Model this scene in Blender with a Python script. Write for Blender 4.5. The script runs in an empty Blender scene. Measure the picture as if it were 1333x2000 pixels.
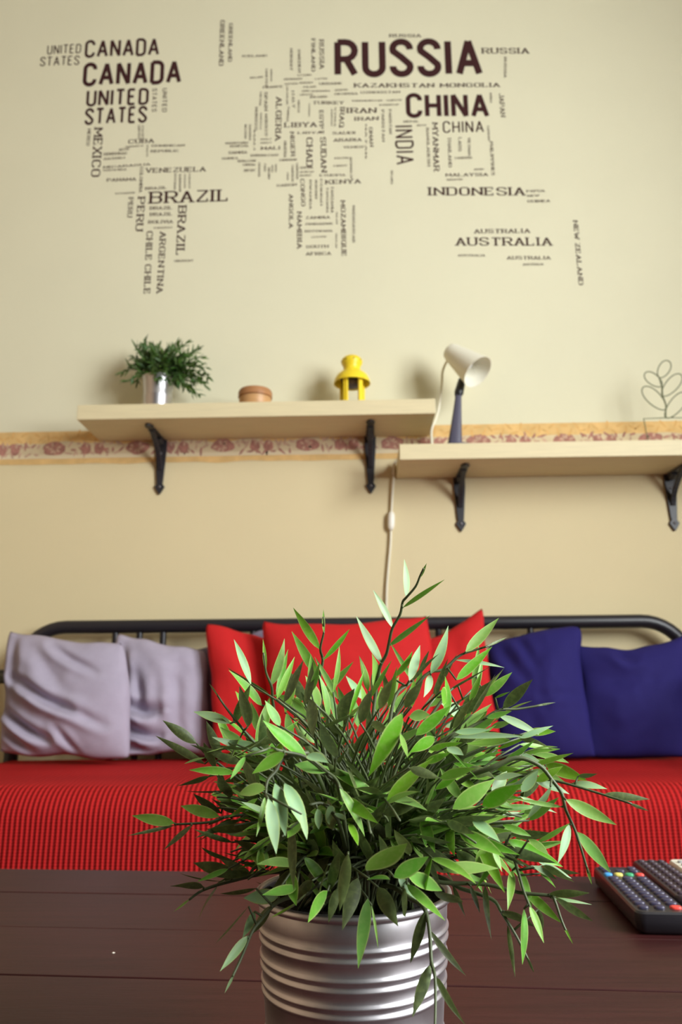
import bpy, math, random
from mathutils import Vector, Matrix, noise

scene = bpy.context.scene
COL = scene.collection
R = math.radians

# ---------------------------------------------------------------- camera
FPX, PITCH, YAW, ROLL, CAM_H = 1500.0, R(12.4), R(1.5), R(0.5), 0.73
CAM = Vector((0, 0, CAM_H))
FWD = Vector((-math.sin(YAW) * math.cos(PITCH), math.cos(YAW) * math.cos(PITCH), math.sin(PITCH)))
_rt = Vector((math.cos(YAW), math.sin(YAW), 0))
_up = _rt.cross(FWD)
RT = _rt * math.cos(ROLL) - _up * math.sin(ROLL)
UP = _up * math.cos(ROLL) + _rt * math.sin(ROLL)
cam_data = bpy.data.cameras.new('camera')
cam_data.sensor_fit = 'VERTICAL'
cam_data.sensor_height = 36.0
cam_data.lens = FPX / 2000 * 36
cam_data.clip_start = 0.02
cam_data.dof.use_dof = True
cam_data.dof.focus_distance = 0.53
cam_data.dof.aperture_fstop = 11.0
cam = bpy.data.objects.new('camera', cam_data)
COL.objects.link(cam)
m = Matrix.Identity(4)
for i in range(3):
    m[i][0], m[i][1], m[i][2], m[i][3] = RT[i], UP[i], -FWD[i], CAM[i]
cam.matrix_world = m
scene.camera = cam

# ---------------------------------------------------------------- light and exposure
scene.view_settings.view_transform = 'Standard'
scene.view_settings.look = 'None'
scene.view_settings.gamma = 1.0
scene.view_settings.exposure = 0.05
world = bpy.data.worlds.new('world')
scene.world = world
world.use_nodes = True
world.node_tree.nodes['Background'].inputs[0].default_value = (0.93, 0.96, 1.0, 1)
world.node_tree.nodes['Background'].inputs[1].default_value = 0.04
WIN_X, WIN_Y, WIN_Z = 2.2, -0.28, 1.95          # the window in the right wall
ld = bpy.data.lights.new('window_daylight', 'AREA')
ld.shape = 'RECTANGLE'
ld.size, ld.size_y = 1.9, 1.8
ld.energy = 278
ld.color = (0.95, 0.99, 1.0)
lo = bpy.data.objects.new('window_daylight', ld)
COL.objects.link(lo)
lo.location = (WIN_X + 0.12, WIN_Y, WIN_Z)
lo.rotation_euler = (0, R(90), 0)
lo.rotation_euler = Vector((-1, 0, 0)).to_track_quat('-Z', 'Y').to_euler()

# ---------------------------------------------------------------- helpers
def ray(px, py):
    return FWD + RT * ((px - 666.5) / FPX) + UP * ((1000 - py) / FPX)

def at(px, py, Y):
    d = ray(px, py)
    return CAM + d * (Y / d.y)

def at_z(px, py, Z):
    d = ray(px, py)
    return CAM + d * ((Z - CAM_H) / d.z)

def srgb(r, g, b):
    return tuple((c / 255 / 12.92 if c / 255 <= .04045 else ((c / 255 + .055) / 1.055) ** 2.4) for c in (r, g, b)) + (1,)

def mat(name, col, rough=.6, metal=0., spec=.5, noise_amt=0., noise_scale=8., bump=0., bump_scale=60., sheen=0., coords='Object', stretch=(1, 1, 1)):
    mt = bpy.data.materials.new(name)
    mt.use_nodes = True
    nt = mt.node_tree
    b = nt.nodes['Principled BSDF']
    b.inputs['Base Color'].default_value = col
    b.inputs['Roughness'].default_value = rough
    b.inputs['Metallic'].default_value = metal
    b.inputs['Specular IOR Level'].default_value = spec
    if sheen:
        b.inputs['Sheen Weight'].default_value = sheen
        b.inputs['Sheen Roughness'].default_value = .5
    tc = nt.nodes.new('ShaderNodeTexCoord')
    mp = nt.nodes.new('ShaderNodeMapping')
    mp.inputs['Scale'].default_value = stretch
    nt.links.new(tc.outputs[coords], mp.inputs['Vector'])
    if noise_amt:
        n = nt.nodes.new('ShaderNodeTexNoise')
        n.inputs['Scale'].default_value = noise_scale
        n.inputs['Detail'].default_value = 5
        nt.links.new(mp.outputs[0], n.inputs['Vector'])
        rp = nt.nodes.new('ShaderNodeValToRGB')
        a, c = 1 - noise_amt, 1 + noise_amt
        rp.color_ramp.elements[0].position = .3
        rp.color_ramp.elements[1].position = .7
        rp.color_ramp.elements[0].color = tuple(x * a for x in col[:3]) + (1,)
        rp.color_ramp.elements[1].color = tuple(min(1, x * c) for x in col[:3]) + (1,)
        nt.links.new(n.outputs['Fac'], rp.inputs['Fac'])
        nt.links.new(rp.outputs['Color'], b.inputs['Base Color'])
    if bump:
        n2 = nt.nodes.new('ShaderNodeTexNoise')
        n2.inputs['Scale'].default_value = bump_scale
        n2.inputs['Detail'].default_value = 4
        nt.links.new(mp.outputs[0], n2.inputs['Vector'])
        bp = nt.nodes.new('ShaderNodeBump')
        bp.inputs['Strength'].default_value = bump
        bp.inputs['Distance'].default_value = .01
        nt.links.new(n2.outputs['Fac'], bp.inputs['Height'])
        nt.links.new(bp.outputs['Normal'], b.inputs['Normal'])
    return mt

OFF = {}

class MB:
    """collects world-space geometry; build() links it as one mesh object"""
    def __init__(s):
        s.v, s.f, s.m, s.c = [], [], [], []
    def add(s, vs, fs, mi=0):
        k = len(s.v)
        s.v += [Vector(v) for v in vs]
        s.f += [tuple(i + k for i in f) for f in fs]
        s.m += [mi] * len(fs)
        return s
    def box(s, lo, hi, mi=0, M=None):
        x0, y0, z0 = lo; x1, y1, z1 = hi
        vs = [Vector(p) for p in ((x0, y0, z0), (x1, y0, z0), (x1, y1, z0), (x0, y1, z0), (x0, y0, z1), (x1, y0, z1), (x1, y1, z1), (x0, y1, z1))]
        if M: vs = [M @ v for v in vs]
        return s.add(vs, [(0, 3, 2, 1), (4, 5, 6, 7), (0, 1, 5, 4), (1, 2, 6, 5), (2, 3, 7, 6), (3, 0, 4, 7)], mi)
    def tube(s, pts, r, n=10, mi=0, closed=False, caps=True):
        pts = [Vector(p) for p in pts]
        N = len(pts)
        rs = r if isinstance(r, (list, tuple)) else [r] * N
        vs, fs = [], []
        prev = None
        for i, p in enumerate(pts):
            if closed:
                t = pts[(i + 1) % N] - pts[i - 1]
            else:
                t = pts[min(i + 1, N - 1)] - pts[max(i - 1, 0)]
            t = t.normalized() if t.length > 1e-9 else Vector((0, 0, 1))
            if prev is None:
                a = t.cross(Vector((0, 0, 1)) if abs(t.z) < .9 else Vector((1, 0, 0))).normalized()
            else:
                a = prev - t * prev.dot(t)
                a = a.normalized() if a.length > 1e-6 else t.orthogonal().normalized()
            prev = a
            b = t.cross(a)
            for k in range(n):
                th = 2 * math.pi * k / n
                vs.append(p + (a * math.cos(th) + b * math.sin(th)) * rs[i])
        for i in range(N if closed else N - 1):
            j = (i + 1) % N
            for k in range(n):
                k2 = (k + 1) % n
                fs.append((i * n + k, i * n + k2, j * n + k2, j * n + k))
        if caps and not closed:
            fs.append(tuple(range(n - 1, -1, -1)))
            fs.append(tuple(range((N - 1) * n, N * n)))
        return s.add(vs, fs, mi)
    def lathe(s, prof, c=(0, 0, 0), n=32, mi=0, M=None, cap0=False, cap1=False):
        """prof: (r, z) pairs, turned round the z axis (or M's)"""
        c = Vector(c)
        vs, fs = [], []
        for r, z in prof:
            for k in range(n):
                th = 2 * math.pi * k / n
                v = Vector((r * math.cos(th), r * math.sin(th), z))
                vs.append((M @ v if M else v) + c)
        for i in range(len(prof) - 1):
            for k in range(n):
                k2 = (k + 1) % n
                fs.append((i * n + k, i * n + k2, (i + 1) * n + k2, (i + 1) * n + k))
        if cap0: fs.append(tuple(range(n - 1, -1, -1)))
        if cap1: fs.append(tuple(range((len(prof) - 1) * n, len(prof) * n)))
        return s.add(vs, fs, mi)
    def prism(s, poly, fn, d0, d1, mi=0):
        """poly: 2-D outline; fn(u, v, d) gives the world point"""
        n = len(poly)
        vs = [fn(u, v, d0) for u, v in poly] + [fn(u, v, d1) for u, v in poly]
        fs = [tuple(range(n)), tuple(range(2 * n - 1, n - 1, -1))]
        for i in range(n):
            j = (i + 1) % n
            fs.append((i, i + n, j + n, j))
        return s.add(vs, fs, mi)
    def build(s, name, mats, parent=None, smooth=False, bevel=0, loc=None, subsurf=0, fix=True):
        me = bpy.data.meshes.new(name)
        if parent is not None:
            off = OFF[parent]
        elif loc is not None:
            off = Vector(loc)
        else:
            lo = [min(v[i] for v in s.v) for i in range(3)]
            hi = [max(v[i] for v in s.v) for i in range(3)]
            off = Vector(((lo[0] + hi[0]) / 2, (lo[1] + hi[1]) / 2, lo[2]))
        me.from_pydata([tuple(v - off) for v in s.v], [], s.f)
        if not isinstance(mats, (list, tuple)): mats = [mats]
        for mm in mats: me.materials.append(mm)
        me.polygons.foreach_set('material_index', s.m)
        if smooth:
            me.polygons.foreach_set('use_smooth', [True] * len(s.f))
        me.update()
        if fix:
            import bmesh
            bm = bmesh.new(); bm.from_mesh(me)
            bmesh.ops.recalc_face_normals(bm, faces=bm.faces)
            bm.to_mesh(me); bm.free()
        o = bpy.data.objects.new(name, me)
        COL.objects.link(o)
        if parent is not None:
            o.parent = parent
        else:
            o.location = off
        OFF[o] = off
        if smooth == 'auto':
            me.set_sharp_from_angle(angle=R(40))
        if bevel:
            bv = o.modifiers.new('bevel', 'BEVEL')
            bv.width = bevel; bv.segments = 3; bv.limit_method = 'ANGLE'
        if subsurf:
            sb = o.modifiers.new('subsurf', 'SUBSURF')
            sb.levels = sb.render_levels = subsurf
        return o

def tag(o, label=None, cat=None, group=None, kind=None):
    if label: o['label'] = label
    if cat: o['category'] = cat
    if group: o['group'] = group
    if kind: o['kind'] = kind
    return o

def thing(name, loc, label, cat, group=None):
    o = bpy.data.objects.new(name, None)
    COL.objects.link(o)
    o.empty_display_size = .05
    o.location = loc
    OFF[o] = Vector(loc)
    return tag(o, label, cat, group)

def bez(p0, p1, p2, n=8):
    p0, p1, p2 = Vector(p0), Vector(p1), Vector(p2)
    return [p0 * (1 - t) ** 2 + p1 * 2 * t * (1 - t) + p2 * t * t for t in (i / n for i in range(n + 1))]

def smooth_path(pts, n=4):
    """Catmull-Rom through the points"""
    P = [Vector(p) for p in pts]
    out = []
    for i in range(len(P) - 1):
        a, b, c, d = P[max(i - 1, 0)], P[i], P[i + 1], P[min(i + 2, len(P) - 1)]
        for k in range(n):
            t = k / n
            out.append(.5 * ((2 * b) + (c - a) * t + (2 * a - 5 * b + 4 * c - d) * t * t + (3 * b - a - 3 * c + d) * t ** 3))
    out.append(P[-1])
    return out

# ================================================================ THE ROOM
WALL_Y = 2.6
X0, X1, Y0, ZC = -2.4, WIN_X, -2.6, 3.7
BORD0, BORD1 = 1.49, 1.612
m_upper = mat('cream_paint', srgb(224, 219, 190), .85, spec=.2, noise_amt=.015, noise_scale=3, bump=.05, bump_scale=220)
m_lower = mat('warm_cream_paint', srgb(224, 209, 168), .85, spec=.2, noise_amt=.015, noise_scale=3, bump=.05, bump_scale=220)
m_floor = mat('brown_floor', srgb(58, 36, 26), .5, noise_amt=.2, noise_scale=6, stretch=(8, 1, 1))
m_side = mat('taupe_paint', srgb(178, 152, 124), .85, spec=.2, noise_amt=.015, noise_scale=3)
m_ceil = mat('grey_ceiling_paint', srgb(185, 180, 168), .9, spec=.1)
m_white = mat('white_paint', srgb(225, 222, 214), .6)
w = MB()
w.box((X0, WALL_Y, BORD0), (X1, WALL_Y + .1, ZC), 0)
w.box((X0, WALL_Y, 0), (X1, WALL_Y + .1, BORD0), 1)
tag(w.build('wall_back', [m_upper, m_lower]), kind='structure')
tag(MB().box((X0 - .1, Y0, 0), (X0, WALL_Y + .1, ZC)).build('wall_left', m_side), kind='structure')
wy0, wy1, wz0, wz1 = WIN_Y - .95, WIN_Y + .95, WIN_Z - .9, WIN_Z + .9
w = MB()
w.box((X1, Y0, 0), (X1 + .1, wy0, ZC)); w.box((X1, wy1, 0), (X1 + .1, WALL_Y + .1, ZC))
w.box((X1, wy0, 0), (X1 + .1, wy1, wz0)); w.box((X1, wy0, wz1), (X1 + .1, wy1, ZC))
tag(w.build('wall_right', m_side), kind='structure')
w = MB()
for a, b in ((wy0, wy0 + .05), (wy1 - .05, wy1), (WIN_Y - .03, WIN_Y + .03)):
    w.box((X1 + .02, a, wz0), (X1 + .08, b, wz1))
for a, b in ((wz0, wz0 + .05), (wz1 - .05, wz1)):
    w.box((X1 + .021, wy0 + .05, a), (X1 + .079, wy1 - .05, b))
tag(w.build('window_1', m_white), kind='structure')
tag(MB().box((X0 - .1, Y0, -.1), (X1 + .1, WALL_Y + .1, 0)).build('floor', m_floor), kind='structure')
tag(MB().box((X0 - .1, Y0, ZC), (X1 + .1, WALL_Y + .1, ZC + .1)).build('ceiling', m_ceil), kind='structure')

# ---- the wallpaper border, its flowers and scrolls laid in the same strip
m_bb = mat('border_cream', srgb(214, 196, 160), .8, spec=.2, noise_amt=.06, noise_scale=25)
m_bo = mat('border_ochre', srgb(224, 186, 124), .8, spec=.2, noise_amt=.12, noise_scale=22)
m_bm = mat('border_maroon', srgb(174, 124, 110), .8, spec=.2, noise_amt=.25, noise_scale=60)
m_bp = mat('border_pink', srgb(198, 164, 140), .8, spec=.2, noise_amt=.2, noise_scale=50)
m_bs = mat('border_sprig', srgb(219, 174, 110), .8, spec=.2, noise_amt=.15, noise_scale=50)
m_bl = mat('border_light', srgb(226, 210, 176), .8, spec=.2)
def Bp(u, v, d): return Vector((u, WALL_Y - d, v))
w = MB()
w.box((X0, WALL_Y - .0012, BORD0), (X1, WALL_Y, BORD1), 0)
def strip(z0, z1, mi, d, wob=0., seed=0):
    n = 160
    top = []; bot = []
    for i in range(n + 1):
        x = X0 + (X1 - X0) * i / n
        q = noise.noise(Vector((x * 9, seed, 0))) * wob
        top.append((x, z1)); bot.append((x, z0 + q))
    vs = [Bp(x, z, d) for x, z in bot] + [Bp(x, z, d) for x, z in top]
    w.add(vs, [(i, i + 1, i + n + 2, i + n + 1) for i in range(n)], mi)
strip(BORD1 - .044, BORD1, 1, .0016, .014, 3)
strip(BORD0, BORD0 + .021, 1, .0016, .006, 7)
strip(BORD0 + .021, BORD0 + .035, 4, .0017, .003, 9)
def blob(cx, cz, rx, rz, mi, d, rot=0, wob=.18, seed=0):
    n = 20; vs = []
    for k in range(n):
        th = 2 * math.pi * k / n
        q = 1 + wob * noise.noise(Vector((math.cos(th) * 1.7 + seed, math.sin(th) * 1.7, seed * 1.3)))
        u, v = rx * q * math.cos(th), rz * q * math.sin(th)
        vs.append(Bp(cx + u * math.cos(rot) - v * math.sin(rot), cz + u * math.sin(rot) + v * math.cos(rot), d))
    w.add(vs, [tuple(range(n))], mi)
zc = BORD0 + .056
x = X0 + .1
k = 0
while x < X1 - .3:
    s = k * 7.1
    blob(x, zc + .002, .042, .025, 2, .0018, 0, .25, s)                 # the full rose
    for q in range(7):
        th = q * 2.4 + s
        blob(x + .026 * math.cos(th) * (.4 + .6 * (q % 3) / 2), zc + .002 + .014 * math.sin(th), .008, .0045, 3, .0019, th, .4, s + q)
    for dx, rz_ in ((.115, .12), (.163, -.12)):                         # pair of tulips
        blob(x + dx, zc, .018, .021, 2, .0018, rz_, .2, s + dx)
        blob(x + dx + .004, zc + .014, .005, .01, 3, .0019, rz_, .2, s + dx)
    for q in range(26):                                                  # leaves and scrolls
        dx = (.05 + .2 * ((q * .618 + s * .13) % 1)); dz = .021 * math.sin(q * 2.1 + s)
        blob(x + dx, zc + dz, .013 + .005 * math.sin(q), .0042, 3 if q % 3 else 2, .00170 + q * .000003, q * 1.3 + s, .4, s + q)
    for q in range(14):                                                  # faint sprigs in the ochre band
        blob(x + .302 * q / 14, BORD1 - .022 + .012 * math.sin(q * 2.7 + s), .016, .004, 5, .0019, q * 1.1, .4, s + q * 3)
    x += .302; k += 1
tag(w.build('trim_1', [m_bb, m_bo, m_bm, m_bp, m_bl, m_bs], fix=False), kind='structure')
# ================================================================ THE WALL LETTERING
def arc(cx, cy, rx, ry, a0, a1, n=8):
    return [(cx + rx * math.cos(R(a0 + (a1 - a0) * i / n)), cy + ry * math.sin(R(a0 + (a1 - a0) * i / n))) for i in range(n + 1)]

def glyph(ch, W):
    """centre-line strokes of a capital in a box W wide and 1 high"""
    h = W / 2
    r = min(h, .27)
    def bowl(y0, y1, x0=0.):
        ry = (y1 - y0) / 2
        rx = min(ry, W * .55)
        return [(x0, y1), (W - rx, y1)] + arc(W - rx, (y0 + y1) / 2, rx, ry, 90, -90, 8)[1:-1] + [(W - rx, y0), (x0, y0)]
    if ch == 'A': return [[(0, 0), (h, 1), (W, 0)], [(W * .17, .32), (W * .83, .32)]]
    if ch == 'B': return [[(0, 0), (0, 1)], bowl(.53, 1), bowl(0, .53)]
    if ch == 'C': return [[(W, .74)] + arc(W - r, 1 - r, r, r, 0, 90) + arc(r, 1 - r, r, r, 90, 180) + arc(r, r, r, r, 180, 270) + arc(W - r, r, r, r, 270, 360) + [(W, .26)]]
    if ch == 'D': return [[(0, 0), (0, 1)], [(0, 1), (W - r, 1)] + arc(W - r, 1 - r, r, r, 90, 0)[1:] + arc(W - r, r, r, r, 0, -90) + [(0, 0)]]
    if ch == 'E': return [[(0, 0), (0, 1)], [(0, 1), (W * .9, 1)], [(0, .52), (W * .75, .52)], [(0, 0), (W * .92, 0)]]
    if ch == 'F': return [[(0, 0), (0, 1)], [(0, 1), (W * .9, 1)], [(0, .52), (W * .75, .52)]]
    if ch == 'G': return [[(W, .74)] + arc(W - r, 1 - r, r, r, 0, 90) + arc(r, 1 - r, r, r, 90, 180) + arc(r, r, r, r, 180, 270) + arc(W - r, r, r, r, 270, 360) + [(W, .45), (W * .55, .45)]]
    if ch == 'H': return [[(0, 0), (0, 1)], [(W, 0), (W, 1)], [(0, .5), (W, .5)]]
    if ch == 'I': return [[(0, 0), (0, 1)]]
    if ch == 'J': return [[(W, 1), (W, r)] + arc(W - r, r, r, r, 0, -90)[1:] + arc(r, r, r, r, 270, 180)]
    if ch == 'K': return [[(0, 0), (0, 1)], [(W, 1), (0, .42)], [(W * .32, .6), (W, 0)]]
    if ch == 'L': return [[(0, 1), (0, 0)], [(0, 0), (W * .9, 0)]]
    if ch == 'M': return [[(0, 0), (0, 1), (h, .25), (W, 1), (W, 0)]]
    if ch == 'N': return [[(0, 0), (0, 1), (W, 0), (W, 1)]]
    if ch in 'OQ':
        s = [arc(W - r, 1 - r, r, r, 0, 90) + arc(r, 1 - r, r, r, 90, 180) + arc(r, r, r, r, 180, 270) + arc(W - r, r, r, r, 270, 360) + [(W, 1 - r)]]
        return s + ([[(W * .6, .25), (W * 1.05, -.08)]] if ch == 'Q' else [])
    if ch == 'P': return [[(0, 0), (0, 1)], bowl(.45, 1)]
    if ch == 'R': return [[(0, 0), (0, 1)], bowl(.47, 1), [(W * .5, .47), (W, 0)]]
    if ch == 'S': return [[(W, .76)] + arc(W - r, 1 - r, r, r, 0, 90)[1:] + arc(r, 1 - r, r, r, 90, 200) + [(h, .52)] + arc(W - r, r, r, r, 20, -90) + arc(r, r, r, r, 270, 180) + [(0, .24)]]
    if ch == 'T': return [[(h, 0), (h, 1)], [(0, 1), (W, 1)]]
    if ch == 'U': return [[(0, 1), (0, r)] + arc(r, r, r, r, 180, 270)[1:] + arc(W - r, r, r, r, 270, 360) + [(W, 1)]]
    if ch == 'V': return [[(0, 1), (h, 0), (W, 1)]]
    if ch == 'W': return [[(0, 1), (W * .25, 0), (h, .8), (W * .75, 0), (W, 1)]]
    if ch == 'X': return [[(0, 0), (W, 1)], [(0, 1), (W, 0)]]
    if ch == 'Y': return [[(0, 1), (h, .45), (W, 1)], [(h, .45), (h, 0)]]
    if ch == 'Z': return [[(0, 1), (W, 1), (0, 0), (W, 0)]]
    return []

def split_sharp(pts):
    out, cur = [], [pts[0]]
    for i in range(1, len(pts)):
        cur.append(pts[i])
        if i < len(pts) - 1:
            a, b, c = Vector(pts[i - 1]), Vector(pts[i]), Vector(pts[i + 1])
            if (b - a).length > 1e-6 and (c - b).length > 1e-6 and (b - a).normalized().dot((c - b).normalized()) < .3:
                out.append(cur); cur = [pts[i]]
    return out + [cur]

def stroke_quads(pts, tx, ty):
    """a flat strip round a centre line; tx/ty half widths of a pen"""
    n = len(pts)
    L, Rr = [], []
    for i in range(n):
        def seg(a, b):
            d = Vector((b[0] - a[0], b[1] - a[1]))
            return d.normalized() if d.length > 1e-9 else None
        d0 = seg(pts[i - 1], pts[i]) if i else None
        d1 = seg(pts[i], pts[i + 1]) if i < n - 1 else None
        if d0 is None: d0 = d1
        if d1 is None: d1 = d0
        n0, n1 = Vector((-d0.y, d0.x)), Vector((-d1.y, d1.x))
        nn = n0 + n1
        nn = nn.normalized() if nn.length > .3 else n0
        k = min(1 / max(nn.dot(n0), .35), 2.2)
        o = Vector((nn.x * tx * k, nn.y * ty * k))
        p = Vector(pts[i])
        L.append(p + o); Rr.append(p - o)
    vs = L + Rr
    return vs, [(i, i + 1, i + 1 + n, i + n) for i in range(n - 1)]

WID = {'I': .0, 'M': 1.25, 'W': 1.4, 'J': .8, 'E': .9, 'F': .88, 'L': .88, 'N': 1.05}
def word_mesh(mb, text, style, a, b, h, side):
    """a, b: ends of the base line on the wall; h: letter height in metres"""
    serif = style == 'f'
    W0, gap = (.74, .36) if serif else (.44, .27)
    t = {'b': .085, 'r': .078, 't': .055, 'f': .095}[style]
    tx, ty = (t, t * .5) if serif else (t, t * .95)
    x = tx; items = []
    for ch in text:
        if ch == ' ':
            x += W0 * .6; continue
        Wc = W0 * WID.get(ch, 1.)
        if ch == 'A' and not serif: Wc = W0 * 1.15
        items.append((ch, x, Wc)); x += Wc + gap + (tx if ch == 'I' and serif else 0)
    total = x - gap + tx
    e1 = (b - a); sx = e1.length / total; e1 = e1.normalized()
    e2 = Vector((0, 0, 1)) if abs(e1.x) > abs(e1.z) else Vector((1, 0, 0))
    lay = [0]
    P = lambda u, v: a + e1 * (u * sx) + e2 * (v * h) + Vector((0, -.0012 - lay[0] * .00003, 0))
    for ch, x, Wc in items:
        for st in glyph(ch, Wc):
            q = [(x + u, ty + v * (1 - 2 * ty)) for u, v in st]
            for seg in split_sharp(q):
                vs, fs = stroke_quads(seg, tx, ty)
                lay[0] = (lay[0] + 1) % 12
                mb.add([P(*v) for v in vs], fs)
            if serif:
                lay[0] = (lay[0] + 1) % 12
                for i, j in ((0, 1), (-1, -2)):
                    u, v = st[i]
                    du, dv = st[j][0] - u, st[j][1] - v
                    if abs(dv) > abs(du) * .6 and (v < .05 or v > .95) and abs(dv) > .2:
                        y = 0 if v < .5 else 1 - .09
                        c = x + u
                        mb.add([P(c - .2, y), P(c + .2, y), P(c + .2, y + .09), P(c - .2, y + .09)], [(0, 1, 2, 3)])
                    elif abs(du) > abs(dv) and (v < .05 or v > .95) and ch in 'EFLTZ' and u > .05:
                        y0, y1 = (0, .28) if v < .5 else (.72, 1)
                        mb.add([P(x + u - .06, y0), P(x + u + .04, y0), P(x + u + .04, y1), P(x + u - .06, y1)], [(0, 1, 2, 3)])

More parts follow.
